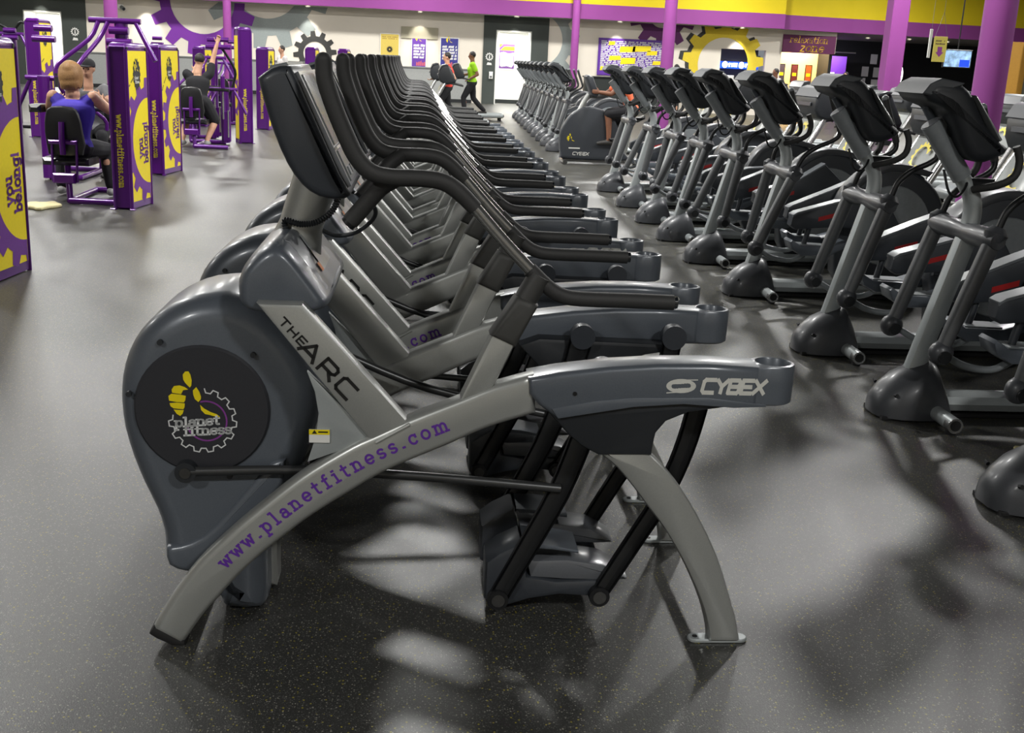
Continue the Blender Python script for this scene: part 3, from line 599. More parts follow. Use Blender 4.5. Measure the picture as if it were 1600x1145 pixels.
        l = MB().prism(sm2(LO)+sm2(LI)[::-1], Y(.385), Y(.315), .014, 2).build('rear_leg', silver, t)
        c = MB(); rr = .022
        pl = [(.835+0*rr, -.022)]; oval = [(.838-rr*math.sin(a), rr*math.cos(a)) for a in [PI*k/8 for k in range(9)]]+[(.972+rr*math.sin(a), -rr*math.cos(a)) for a in [PI*k/8 for k in range(9)]]
        c.prism([(a, b+Y(.35)) for a, b in oval], .0, .012, .003, 1, axis='z'); c.build('foot_plate', silver_light, l); MB().cyl((.838, Y(.35), .012), (.838, Y(.35), .0135), .008, 12).build('bolt_hole', blackm, l)
        # swing arms and pedal
        a1 = [(.535, .775), (.512, .67), (.484, .567), (.428, .403), (.344, .228), (.263, .066)]; a2 = [(.833, .78), (.826, .72), (.80, .58), (.766, .466), (.722, .36), (.679, .281), (.602, .140), (.568, .078)]
        dx = 0 if s < 0 else .0; yy = .215
        for pth, w_, nm in ((a1, (.075, .058), 'front_swing_arm'), (a2, (.062, .05), 'rear_swing_arm')):
            ar = MB().bar([(a+dx, Y(yy), b) for a, b in pth], .032, w_, 3, .8).build(nm, blackm, t)
            MB().cyl((pth[0][0], Y(.23), pth[0][1]), (pth[0][0], Y(.19), pth[0][1]), .040, 22).build('pivot_cap', slate_dark, ar)
            MB().cyl((pth[-1][0], Y(.238), pth[-1][1]), (pth[-1][0], Y(.10), pth[-1][1]), .031, 18).build('pedal_bolt', blackm, ar)
            MB().cyl((pth[-1][0], Y(.238), pth[-1][1]), (pth[-1][0], Y(.242), pth[-1][1]), .02, 16).build('bolt_face', dmetal, ar)
        pm = t; yc = .135
        MB().prism([(.225, .055), (.225, .175), (.262, .205), (.325, .238), (.338, .20), (.35, .13), (.44, .115), (.56, .12), (.60, .10), (.59, .062), (.45, .07), (.36, .055), (.30, .035), (.25, .035)], Y(yc+.075), Y(yc-.075), .014, 2).build('pedal', slate_dark, pm)
        MB().prism([(.345, .185), (.37, .178), (.47, .182), (.58, .165), (.655, .125), (.655, .118), (.60, .115), (.46, .118), (.36, .125)], Y(yc+.065), Y(yc-.065), .008, 2).build('footbed', greyp, pm)
        MB().prism([(.335, .235), (.42, .23), (.50, .215), (.50, .207), (.42, .218), (.345, .222)], Y(yc+.072), Y(yc-.072), .003, 1).build('toe_rim', slate, pm)
        cy = .235
        cr = [(-.637, .461), (-.31, .471), (.05, .455), (.43, .425)] if s < 0 else [(-.52, .83), (-.25, .70), (.05, .58), (.44, .50)]
        rd = MB().tube([(a, Y(cy), b) for a, b in cr], .0135, 12, 4).build('connecting_rod', mat('rod_metal', (74, 75, 76), .35, .6), t)
        e0 = cr[0]; MB().cyl((e0[0], Y(cy+.012), e0[1]), (e0[0], Y(cy-.03), e0[1]), .030, 22).build('crank_bearing', pod_black, rd); MB().cyl((e0[0], Y(cy+.012), e0[1]), (e0[0], Y(cy+.016), e0[1]), .016, 16).build('bearing_bolt', dmetal, rd)
    # flywheel housing
    HS = [(-.52, .965), (-.60, .955), (-.662, .932), (-.72, .895), (-.768, .845), (-.802, .785), (-.822, .715), (-.828, .640), (-.822, .56), (-.802, .475), (-.775, .395), (-.742, .315), (-.725, .25), (-.722, .19), (-.715, .155), (-.67, .135), (-.62, .12), (-.565, .03), (-.545, .0), (-.44, .0), (-.425, .06), (-.425, .16), (-.40, .28), (-.36, .37), (-.325, .45), (-.292, .54), (-.268, .63), (-.268, .70), (-.29, .76), (-.33, .83), (-.39, .90), (-.45, .945)]
    MB().prism(sm2(HS+[HS[0]], 2)[:-1], -.205, .205, .075, 6).build('flywheel_housing', slate, t, 50)
    for s in (-1, 1):
        MB().prism([(-.591+.188*math.cos(a), .636+.188*math.sin(a)) for a in [2*PI*k/48 for k in range(48)]], s*.20, s*.214, .0, 1, bev1=.006).build('round_cover', disc_black, t)
        MB().prism(sm2([(-.36, .495), (-.40, .485), (-.45, .43), (-.52, .34), (-.60, .255), (-.665, .225), (-.705, .215), (-.70, .16), (-.65, .14), (-.60, .145), (-.53, .20), (-.44, .32), (-.37, .42)], 2), s*.18, s*.216, .0, 3, bev1=.018).build('lower_ridge', slate, t)
    sc = MB()
    for a, b in ((-.70, .83), (-.448, .80), (-.79, .68), (-.52, .44)): sc.cyl((a, -.204, b), (a, -.217, b), .008, 10)
    sc.build('cover_screws', pod_black, t)
    # emblem, wording
    emblem(t, lambda a, b, off: (-.590+a*.000232, -.2148-off, .607-b*.000232), 1, mat('pale_print', (212, 214, 214), .5))
    wl = MB().box((-.252, -.3735, .622), (.055, .003, .037)).build('warning_sticker', white_print, t, 0); MB().box((-.252, -.3755, .6335), (.055, .001, .014)).build('yellow_band', yellow, wl, 0)
    a_ = MB(); a_.flat([(-.272, .629), (-.258, .629), (-.265, .640)], lambda a, b: (a, -.3765, b)); lx = [-.255, -.229]; a_.flat([(lx[0], .632), (lx[1], .632), (lx[1], .636), (lx[0], .636)], lambda a, b: (a, -.3765, b)); a_.build('warning_print', black_print, wl, 0)
    th = MB(); d = V(.676, 0, -.737).normalized(); n = V(d.z*-1, 0, d.x); n = V(.737, 0, .676).normalized()
    o0 = V(-.352, -.3862, .950); k = .021*1.7; text(th, 'THE', plane_map(o0+n*-.012+d*.006, d, n, .0205), .24, .22, wide=1.1)
    text(th, 'ARC', plane_map(o0+d*.092-n*.022, d, n, .041), .22, .16, slant=.0, wide=1.12); th.build('upright_lettering', black_print, t, 0)
    # web address following the arch
    for s in (-1,):
        mid = [((a[0]+b[0])/2, (a[1]+b[1])/2) for a, b in zip(sm2(RT[:13], 4), sm2([(-.632, 0), (-.575, .088), (-.531, .143), (-.468, .218), (-.407, .279), (-.345, .333), (-.285, .383), (-.224, .427), (-.134, .487), (-.054, .535), (.03, .575), (.13, .62), (.22, .662)], 4))]
        i0 = min(range(len(mid)), key=lambda i: abs(mid[i][0]+.508)); P = mid[i0:]
        def pos(sv):
            acc = 0
            for i in range(len(P)-1):
                d_ = math.dist(P[i], P[i+1])
                if acc+d_ >= sv: u = (sv-acc)/d_; return (P[i][0]+(P[i+1][0]-P[i][0])*u, P[i][1]+(P[i+1][1]-P[i][1])*u), ((P[i+1][0]-P[i][0])/d_, (P[i+1][1]-P[i][1])/d_)
                acc += d_
            return P[-1], ((P[-1][0]-P[-2][0])/d_, (P[-1][1]-P[-2][1])/d_)
        word = 'www.planetfitness.com'; k = .0258; tot = text_len(word, .48)*k; adv = .755/tot; cur = 0; mb = MB()
        for c in word:
            wd = G[c][0]; p, tg = pos((cur+wd*.5*k)*adv)
            def f(a, b): aa = (a-wd*.5)*k; bb = (b-.5)*k; return (p[0]+tg[0]*aa-tg[1]*bb, -.3912, p[1]+tg[1]*aa+tg[0]*bb)
            for st in G[c][1]: stroke(mb, st, .24, f)
            cur += (wd+.48)*k
        mb.build('rail_lettering', purple, t, 0)
    lg = MB(); f = lambda a, b: (.795+a, -.4058, .768+b)
    text(lg, 'CYBEX', lambda a, b: (.774+a*.0293, -.4058, .776+b*.036), .33, .06, .22); 
    def crescent(q0, q1, sg):
        o = [(.718+.041*math.cos(math.radians(q0+(q1-q0)*i/12)), .793+.020*math.sin(math.radians(q0+(q1-q0)*i/12))) for i in range(13)]
        for i in range(12):
            wd = .0085*math.sin(PI*(i+.5)/12)+.001; wd2 = wd
            lg.flat([o[i], o[i+1], (o[i+1][0]*1-(o[i+1][0]-.718)*.35*sg, o[i+1][1]-(o[i+1][1]-.793)*wd/.013), (o[i][0]-(o[i][0]-.718)*.35*sg, o[i][1]-(o[i][1]-.793)*wd/.013)], lambda a, b: (a, -.4058, b))
    crescent(10, 200, 1); crescent(190, 380, 1); stroke(lg, [(.68, .773), (.72, .7765)], .003, lambda a, b: (a, -.4058, b)); stroke(lg, [(.725, .81), (.762, .811)], .003, lambda a, b: (a, -.4058, b))
    lg.build('shroud_lettering', mat('pale_logo_print', (205, 205, 198), .45), t, 0)
    # control pod and its tray
    pr = [(-.474, .975), (-.474, 1.03), (-.452, 1.075), (-.41, 1.118), (-.37, 1.135), (-.335, 1.115), (-.29, 1.06), (-.245, 1.0), (-.23, .975), (-.245, .955), (-.30, .943), (-.38, .94), (-.45, .95)]
    pr = sm2(pr+[pr[0]], 3)[:-1]; R = []
    for y_, k_ in ((-.337, .72), (-.333, .82), (-.32, .90), (-.295, .955), (-.25, .99), (-.15, 1.0), (.15, 1.0), (.25, .99), (.295, .955), (.32, .90), (.333, .82), (.337, .72)):
        R.append([(-.355+(a+.355)*k_, y_, 1.0+(b-1.0)*k_) for a, b in pr])
    MB().quad_ring(R).build('front_pod', slate, t, 50)
    rim = MB().tube([(-.372, -.29, 1.128), (-.335, -.315, 1.085), (-.285, -.31, 1.02), (-.245, -.27, .985), (-.236, 0, .985), (-.245, .27, .985), (-.285, .31, 1.02), (-.335, .315, 1.085), (-.372, .29, 1.128)], .007, 8, 4).build('tray_rim', slate, t)
    MB().prism([(-.358, 1.134), (-.340, 1.128), (-.244, .998), (-.238, .985), (-.26, .985), (-.34, 1.07)], -.25, .25, .006, 2).build('pod_tray', greyp, t)
    tr = MB(); dd = V(.096, 0, -.130).normalized(); 
    tr.flat([(0, -.10), (.115, -.10), (.115, .10), (0, .10)], lambda a, b: tuple(V(-.3365, b, 1.1285)+dd*(a+.012))); tp = tr.build('tray_label', clear_label, t, 0)
    tr = MB()
    for q in range(7): tr.flat([(.02, -.085+q*.024), (.10, -.085+q*.024), (.10, -.075+q*.024), (.02, -.075+q*.024)], lambda a, b: tuple(V(-.337, b, 1.1285)+dd*(a+.012)))
    tr.build('label_print', greyp, tp, 0)
    tr = MB(); tr.flat([(.085, -.145), (.112, -.145), (.112, -.108), (.085, -.108)], lambda a, b: tuple(V(-.335, b, 1.1292)+dd*(a+.012))); tr.build('orange_mark', orange, tp, 0)
    # neck, console
    MB().tube([(-.355, 0, 1.06), (-.335, 0, 1.14), (-.30, 0, 1.25), (-.285, 0, 1.30)], [.078, .062, .064, .066], 24, 3).build('neck', silver, t)
    cs = [(-.420, 1.548), (-.402, 1.48), (-.380, 1.41), (-.348, 1.335), (-.31, 1.28), (-.265, 1.25), (-.215, 1.243), (-.188, 1.25), (-.182, 1.265), (-.208, 1.31), (-.25, 1.40), (-.296, 1.50), (-.328, 1.57), (-.345, 1.583), (-.385, 1.574)]
    con = MB().prism(sm2(cs+[cs[0]], 2)[:-1], -.26, .26, .022, 3).build('console', slate_dark, t, 50)
    ex = V(-.262+.190, 0, 1.45-1.262); fx = V(.843, 0, .353)                           # outward normal of the face
    def face(a0, a1, b0, b1, off, th, name, m):
        # a along the slope from the bottom (0) to the top (1), b across
        p0, p1 = V(-.182, 0, 1.270), V(-.326, 0, 1.572); e = p1-p0; nn = V(.903, 0, .430)
        mb = MB(); R = []
        for o_ in (off-th, off): R.append([p0+e*a+nn*o_+V(0, b, 0) for a, b in ((a0, b0), (a1, b0), (a1, b1), (a0, b1))])
        mb.quad_ring(R); return mb.build(name, m, con, 0)
    face(.02, .98, -.235, .235, .006, .03, 'face_bezel', greyp)
    face(.36, .95, -.20, .20, .010, .01, 'display', screen); face(.05, .31, -.20, .20, .010, .01, 'keypad', mat('keypad_grey', (120, 124, 126), .3, .2, .3)); face(.325, .345, -.225, .225, .014, .012, 'face_strip', chrome)
    for q in range(5): face(.09+.0*q, .16, -.17+q*.07, -.12+q*.07, .014, .005, 'button', pod_black if q % 2 else lightgrey)
    MB().prism([(-.400, 1.568), (-.345, 1.580), (-.352, 1.590), (-.392, 1.580)], -.2, .2, .004, 1).build('top_vent', lightgrey, con)
    c = [(-.36, -.075, 1.10), (-.375, -.07, 1.155), (-.33, -.085, 1.150), (-.285, -.09, 1.158), (-.245, -.07, 1.185), (-.228, -.04, 1.225), (-.235, 0, 1.26)]
    cp = catmull(c, 14); MB().tube(cp, [.0072 if q % 2 else .0098 for q in range(len(cp))], 10).build('coiled_cord', pod_black, t)
    MB().tube([(-.29, .07, 1.115), (-.24, .05, 1.10), (-.18, .03, 1.115), (-.13, .0, 1.16), (-.125, -.05, 1.20), (-.16, -.1, 1.235)], .0065, 8, 5).build('safety_cord', pod_black, t)
    # cross members between the two side frames
    m = MB(); m.tube([(.62, -.33, .63), (.62, .33, .63)], .028, 12); m.tube([(-.64, -.32, .03), (-.64, .32, .03)], .018, 10); m.tube([(.90, -.32, .10), (.90, .32, .10)], .016, 10); m.build('cross_tube', silver, t)
    MB().prism([(-.46, .02), (-.46, .30), (-.40, .42), (-.30, .52), (-.28, .49), (-.36, .38), (-.41, .25), (-.41, .02)], -.06, .06, .01, 1).build('centre_frame', silver, t)
    MB().cyl((-.27, -.16, .40), (-.27, .16, .40), .045, 20).build('resistance_drum', blackm, t)
    return t
t0 = cross_trainer()
ORD = ['nearest', 'second nearest', 'third', 'fourth', 'fifth', 'sixth', 'seventh', 'eighth', 'ninth', 'tenth', 'eleventh']
t0['label'] = 'nearest arched silver cross trainer, whole in view, with full lettering and round emblem cover'
t0['group'] = 'cross trainers in the left row'
for k in range(1, 11):
    dup(t0, (-.004*k, 3.26+1.0718*k, 0), '%s arched silver cross trainer of the left row, counted from the viewer' % ORD[k] if k < 10 else 'farthest arched silver cross trainer of the left row')
# ------------------------------------------------------------------ ellipticals (right-hand row)
def elliptical(ph=0.):
    """ph shifts the moving arms forward or back"""
    t = thing('elliptical_trainer', '', 'elliptical', (0, 0, 0), group='ellipticals in the right-hand row')
    # front shroud: domed wedge, narrowing forward
    sec = []
    for x, h, w_ in ((0.03, .075, .05), (.045, .11, .09), (.085, .16, .125), (.14, .21, .15), (.22, .25, .16), (.29, .275, .155), (.33, .255, .15), (.37, .16, .15), (.39, .06, .15)):
        sec.append([(x, w_*math.cos(a)*(1 if abs(math.cos(a)) < .99 else 1), .012+max(0, math.sin(a))**.8*h if math.sin(a) > 0 else .012) for a in [PI*k/14 for k in range(15)]])
    MB().quad_ring(sec).build('front_shroud', charcoal, t, 50)
    MB().prism([(.05, .0), (.385, .0), (.385, .02), (.05, .02)], -.12, .12, .004, 1).build('shroud_base', rubber, t)
    m = MB(); [m.cyl((.10, s*.125, .13), (.10, s*.145, .135), .009, 8) for s in (-1, 1)]; m.build('shroud_screws', blackm, t)
    st = MB().cyl((.31, -.345, .052), (.31, .345, .052), .036, 22).build('stabilizer_tube', silver_light, t)
    for s in (-1, 1): MB().cyl((.31, s*.30, .05), (.31, s*.349, .05), .037, 22).build('tube_end', chrome, st); MB().cyl((.31, s*.349, .052), (.31, s*.351, .052), .026, 18).build('end_opening', rubber, st); MB().cyl((.31, s*.31, .0), (.31, s*.31, .02), .025, 12).build('levelling_foot', rubber, st)
    MB().bar([(.36, 0, .075), (1.72, 0, .075)], .15, .10, 0, .5).build('floor_rail', silver_light, t); MB().box((1.0, 0, .012), (1.4, .12, .022), .004).build('rail_underside', rubber, t)
    m = MB(); m.cyl((1.70, -.32, .045), (1.70, .32, .045), .034, 16); m.build('rear_stabilizer', silver_light, t)
    # leaning column and its curved neck
    MB().bar([(.215, 0, .17), (.40, 0, .90)], .085, (.10, .095), 0, .35).build('front_column', silver_light, t)
    MB().tube([(.395, 0, .90), (.41, 0, 1.0), (.395, 0, 1.09), (.34, 0, 1.17), (.29, 0, 1.23), (.25, 0, 1.29)], [.052, .052, .05, .047, .045, .045], 18, 3, flat=.8).build('curved_neck', silver_light, t)
    b = MB().tube([(.315, -.035, 1.185), (.125, -.035, 1.425)], [.047, .047], 22).build('bottle_holder', lightgrey, t)
    d = V(-.19, 0, .24).normalized(); MB().cyl(V(.125, -.035, 1.425), V(.125, -.035, 1.425)+d*.004, .043, 22).build('holder_rim', greyp, b)
    # console
    cs = [(.02, 1.565), (.04, 1.60), (.09, 1.622), (.20, 1.605), (.26, 1.55), (.33, 1.44), (.42, 1.36), (.455, 1.335), (.44, 1.30), (.36, 1.265), (.29, 1.275), (.24, 1.33), (.17, 1.46), (.13, 1.50), (.05, 1.525)]
    con = MB().prism(sm2(cs+[cs[0]], 2)[:-1], -.175, .175, .045, 3).build('console', pod_black, t, 50)
    MB().prism([(.01, 1.56), (.04, 1.604), (.09, 1.63), (.20, 1.613), (.19, 1.602), (.05, 1.552)], -.17, .17, .006, 1).build('console_hood', mat('hood_plastic', (74, 77, 80), .55), con)
    MB().prism([(.262, 1.562), (.272, 1.556), (.42, 1.37), (.41, 1.362)], -.16, .16, .003, 1).build('console_display', screen, con)
    MB().box((.20, 0, 1.42), (.06, .14, .14), .02).build('console_bracket', blackm, con)
    MB().tube([(.13, .05, 1.50), (.18, .05, 1.43), (.26, .04, 1.33)], .022, 12, 2).build('rear_tube', slate, con)
    MB().tube([(.20, -.08, 1.22), (.23, -.10, 1.12), (.28, -.09, 1.10), (.335, -.05, 1.15), (.35, 0, 1.21)], .0065, 8, 5).build('hanging_cord', blackm, t)
    MB().box((.42, 0, 1.155), (.12, .10, .05), .015).build('sensor_box', blackm, t)
    # crossbar with bell-shaped pivots
    cb = MB().tube([(.385, -.33, .925), (.385, -.29, .925), (.385, -.27, .925), (.385, -.08, .925), (.385, -.06, .925), (.385, .06, .925), (.385, .08, .925), (.385, .27, .925), (.385, .29, .925), (.385, .33, .925)], [.036, .05, .053, .05, .045, .045, .05, .053, .05, .036], 22).build('pivot_crossbar', charcoal, t)
    for s in (-1, 1):
        sh = ph*s
        T = V(.375, s*.285, .90); B = V(.215+sh, s*.285, .39+abs(sh)*.12)
        MB().tube([T, T+(B-T)*.5, B+(T-B)*.08], [.040, .038, .034], 16).build('drop_arm', armgrey, t)
        MB().ball(B, (.058, .05, .058), 18, 12).build('ball_joint', charcoal, t)
        MB().cyl(B+V(0, -.055, -.01), B+V(0, .055, -.01), .03, 14).build('joint_pin', blackm, t)
        u = (T-B).normalized(); bx = -sh*.8
        MB().tube([T, T+u*.06, T+u*.09], [.04, .056, .030], 18).build('pivot_bell', charcoal, t)
        hp = [(.40, s*.285, .98), (.43+bx*.3, s*.285, 1.06), (.50+bx*.6, s*.285, 1.125), (.60+bx*.8, s*.285, 1.175), (.635+bx, s*.29, 1.225), (.61+bx, s*.295, 1.31), (.56+bx, s*.30, 1.43), (.535+bx, s*.30, 1.50)]
        hd = MB().tube(hp, .0165, 12, 4).build('handlebar', blackm, t)
        MB().tube(catmull(hp, 4)[17:], .0205, 12).build('foam_grip', foam, hd)
        MB().ball(hp[-1], .0215, 12, 8).build('end_cap', lightgrey, hd)
        MB().tube([(.37, s*.05, 1.13), (.44, s*.15, 1.165), (.49, s*.185, 1.21), (.50, s*.19, 1.28), (.475, s*.19, 1.345)], .018, 12, 4).build('fixed_grip', foam, t)
        # link, pedal arm, footplate
        z0 = B.z; y = s*.22
        MB().tube([B+V(.04, -s*.02, -.02), (.36+sh, s*.25, z0-.07), (.50+sh, s*.235, z0-.09), (.60+sh, s*.22, z0-.05)], .0175, 12, 4).build('pedal_link', lightgrey, t)
        rz = .13*s*(1 if ph >= 0 else -1)
        pa = [(.47+sh, z0+.24), (.50+sh, z0+.26), (.80+sh, z0+.37+.02*s), (1.10, z0+.44+rz*.5), (1.30, .60+rz), (1.30, .52+rz), (1.08, z0+.20+rz*.4), (.78+sh, z0+.165), (.50+sh, z0+.14), (.46+sh, z0+.17)]
        ar = MB().prism(pa, y-.05, y+.05, .012, 2).build('pedal_arm', slate_dark, t)
        MB().prism([(a, b+.006) for a, b in pa[:4]]+[(a, b-.012) for a, b in pa[:4]][::-1], y-.056, y+.056, .004, 1).build('silver_trim', mat('trim_grey', (112, 116, 120), .35, .2, .1), ar)
        MB().prism([(.66+sh, z0+.235), (.80+sh, z0+.275), (.80+sh, z0+.245), (.66+sh, z0+.205)], y-.0515, y-.0505).build('red_label', red, ar, 0)
        fp = MB().prism([(.46+sh, z0+.055), (.475+sh, z0+.07), (.54+sh, z0+.03), (.74+sh, z0+.025), (.88+sh, z0+.07), (.89+sh, z0+.03), (.76+sh, z0-.04), (.56+sh, z0-.045), (.48+sh, z0+.0)], y-.085, y+.085, .012, 2).build('footplate', slate, t)
        MB().prism([(.54+sh, z0+.036), (.74+sh, z0+.031), (.74+sh, z0+.025), (.54+sh, z0+.03)], y-.07, y+.07, .001, 1).build('foot_tread', lightgrey, fp)
        MB().cyl((1.28, y, .56+rz), (1.28, y-s*.05, .56+rz), .03, 14).build('crank_pin', blackm, ar)
        MB().tube([(.58+sh, y, z0-.01), (.62+sh, y, z0+.17)], .02, 10).build('footplate_post', slate_dark, t)
    # rear drive: arched cover with a pale disc
    A = [(1.22+.43*math.cos(a), .56+.43*math.sin(a)) for a in [math.radians(q) for q in range(-20, 201, 10)]]
    dr = MB().prism(A+[(.84, .2), (.90, .1), (1.55, .1), (1.6, .2)], -.085, .085, .035, 3).build('drive_cover', slate_dark, t, 50)
    for s in (-1, 1): MB().prism([(1.22+.30*math.cos(a), .56+.30*math.sin(a)) for a in [2*PI*k/40 for k in range(40)]], s*.083, s*.098, 0, 1, bev1=.006).build('round_disc', lightgrey, dr)
    MB().prism(sm2([(.80, .50), (.83, .72), (.92, .88), (1.06, .985), (1.25, 1.02), (1.5, .97)], 3)+sm2([(1.47, .93), (1.25, .965), (1.09, .93), (.965, .84), (.885, .70), (.865, .50)], 3), -.095, .095, .012, 2).build('arched_trim', charcoal, dr)
    return t
e0 = elliptical(.0); e1 = elliptical(.055); e2 = elliptical(-.06)
EY = [3.98, 5.18, 6.42, 8.12, 9.5, 10.72, 11.92, 13.25, 14.85]
EN = ['nearest elliptical, only its grey front foot in view at the right edge', 'big elliptical at the right with its silver floor tube nearest the arched trainer', 'elliptical left of the big nearest one, tall dark console before the black wall',
      'elliptical with its console in front of the bright lounge', 'elliptical with its console below the blue lit sign', 'sixth elliptical from the right edge, left of the yellow wall gear', 'elliptical in front of the purple column, third from the exercise bike', 'elliptical under the lettered purple poster, second from the exercise bike', 'elliptical directly beside the exercise bike, small and dark']
srcs = [e0, e1, e2]; used = set()
for k, y in enumerate(EY):
    sidx = [1, 0, 0, 1, 2, 0, 1, 2, 0][k]; src = srcs[sidx]; loc = (2.235+.010*(y-5), y, 0)
    if sidx not in used: used.add(sidx); src.location = loc; src['label'] = EN[k]
    else: dup(src, loc, EN[k])
FN = ['nearest', 'second', 'third', 'fourth', 'fifth', 'sixth', 'seventh', 'eighth', 'ninth', 'farthest']
for k in range(10):
    y = 21.4+1.34*k; dup(srcs[(k*2) % 3], (2.32+.026*(y-21), y, 0), '%s elliptical of the far block before the white doorway' % FN[k], group='ellipticals in the far block')
# ------------------------------------------------------------------ treadmills
def treadmill():
    t = thing('treadmill', '', 'treadmill', (0, 0, 0), group='treadmills')
    MB().prism(sm2([(.02, .10), (.0, .16), (.10, .245), (.30, .29), (.46, .27), (.52, .22)], 3)+[(.54, .12), (.5, .06), (.05, .06)], -.36, .36, .04, 3).build('motor_hood', lightgrey, t, 50)
    MB().box((1.28, 0, .135), (1.62, .52, .05), .01).build('running_belt', rubber, t)
    for s in (-1, 1):
        MB().bar([(.42, s*.33, .14), (2.1, s*.33, .14)], .11, .11, 0, .4).build('side_rail', silver_light, t)
        MB().tube([(.30, s*.37, .16), (.72, s*.37, .95), (.80, s*.36, 1.10)], [.034, .032, .03], 16).build('upright_tube', chrome, t)
        MB().tube([(.78, s*.35, 1.08), (.95, s*.36, 1.10), (1.18, s*.37, 1.06)], .02, 12, 3).build('side_handrail', foam, t)
        MB().cyl((.12, s*.3, 0), (.12, s*.3, .07), .03, 12).build('levelling_foot', rubber, t)
        MB().cyl((2.02, s*.33, 0), (2.02, s*.33, .09), .03, 12).build('levelling_foot', rubber, t)
    MB().cyl((2.09, -.28, .135), (2.09, .28, .135), .045, 18).build('rear_roller', dmetal, t)
    pn = MB().prism([(.545, .70), (.58, .68), (.80, 1.09), (.765, 1.11)], -.335, .335, .012, 2).build('front_panel', mat('panel_grey', (138, 142, 140), .45, .1, .1), t)
    d = V(.22, 0, .41).normalized(); n = V(-.881, 0, .473)
    m = MB(); gear_ring(m, 0, 0, .105, .135, .16, 14, lambda a, b: tuple(V(.655, -a*1.0, .905)+d*b+n*.024), .1, None, .2, 5.2); m.build('yellow_gear', yellow, pn, 0)
    MB().prism([(.70, 1.12), (.66, 1.20), (.66, 1.34), (.72, 1.45), (.80, 1.475), (.86, 1.46), (1.02, 1.16), (1.0, 1.11), (.80, 1.08)], -.40, .40, .04, 3).build('console', pod_black, t, 50)
    MB().prism([(.655, 1.36), (.71, 1.46), (.80, 1.49), (.86, 1.48), (.85, 1.46), (.72, 1.42), (.67, 1.34)], -.41, .41, .01, 1).build('console_hood', charcoal, t)
    MB().prism([(.88, 1.455), (.89, 1.45), (1.0, 1.23), (.99, 1.225)], -.3, .3, .003, 1).build('display', screen, t)
    MB().box((.645, 0, 1.27), (.02, .5, .04), .008).build('rear_vent', greyp, t)
    return t
td = treadmill(); td.location = (4.1, 8.6, 0); td['label'] = 'nearest treadmill with yellow gear panel, right of the thick purple column'
TN = ['treadmill with a full yellow gear mark left of the thick purple column', 'third treadmill of the right block, yellow gear behind the tall elliptical console', 'fourth treadmill of the right block', 'fifth treadmill of the right block, silver deck ending at open floor', 'sixth treadmill of the right block', 'seventh treadmill of the right block, farthest of its row']
for k, n in enumerate(TN): dup(td, (4.1+.0*k, 10.45+1.75*k, 0), n)
RN = ['nearest', 'second', 'third', 'fourth', 'fifth', 'sixth', 'seventh', 'farthest']
for k in range(8): dup(td, (7.1, 13.0+1.75*k, 0), '%s treadmill of the row before the shop wall' % RN[k])
dup(td, (-.3, 24.5, 0), 'treadmill behind the end of the arched trainers, nearest of three'); dup(td, (-.45, 28.0, 0), 'treadmill under the red shirted person'); dup(td, (.15, 31.6, 0), 'treadmill beside the green shirted person', group='treadmills')
# ------------------------------------------------------------------ exercise bike
t = thing('exercise_bike', 'dark grey exercise bike with a small yellow thumb emblem on its body', 'exercise bike', (2.3, 18.9, 0))
MB().prism(sm2([(.02, .30), (.03, .55), (.18, .80), (.40, .93), (.66, .92), (.90, .78), (1.0, .55), (1.02, .30), (1.15, .18), (1.1, .08), (.12, .08), (.04, .14)], 3), -.09, .09, .03, 3).build('body_shell', slate_dark, t, 50)
MB().tube([(.20, 0, .55), (.40, 0, 1.02), (.47, 0, 1.14)], [.06, .045, .04], 16).build('front_post', silver, t)
MB().prism([(.38, 1.42), (.42, 1.45), (.50, 1.42), (.62, 1.15), (.58, 1.10), (.50, 1.12)], -.17, .17, .025, 2).build('console', slate_dark, t)
for s in (-1, 1): MB().tube([(.50, 0, 1.10), (.60, s*.16, 1.10), (.78, s*.22, 1.14), (.92, s*.2, 1.20)], .018, 12, 4).build('handlebar', foam, t)
MB().cyl((.10, -.28, .04), (.10, .28, .04), .04, 16).build('front_stabilizer', dmetal, t); MB().cyl((1.35, -.28, .04), (1.35, .28, .04), .04, 16).build('rear_stabilizer', dmetal, t)
MB().bar([(.10, 0, .07), (1.35, 0, .07)], .1, .08).build('base_rail', dmetal, t)
MB().tube([(1.12, 0, .10), (1.22, 0, .72)], .035, 14).build('seat_post', silver, t)
MB().prism([(1.05, .76), (1.08, .79), (1.35, .80), (1.42, .84), (1.42, .78), (1.30, .72), (1.10, .73)], -.14, .14, .03, 3).build('saddle', vinyl, t)
for s, a in ((-1, .4), (1, .4+PI)):
    c0 = V(.72, s*.12, .38); c1 = c0+V(.17*math.cos(a), s*.02, .17*math.sin(a)); cr = MB().tube([c0, c1], .017, 10).build('crank', dmetal, t); MB().box(c1+V(0, s*.06, -.01), (.11, .09, .03), .01).build('pedal', blackm, cr)
h = MB()
for q in HAND: h.flat([((a-590)*.00022+.22, -(b-655)*.00022+.36) for a, b in q], lambda a, b: (a, -.0915, b))
h.build('thumb_emblem', yellow, t, 0)
m = MB(); k = .022; text(m, 'CYBEX', lambda a, b: (.24+a*.045, -.0915, .15+b*.045), .25, .08, .22); m.flat([(.17, .25), (.36, .25), (.36, .27), (.17, .27)], lambda a, b: (a, -.0915, b)); m.build('lettering', white_print, t, 0)
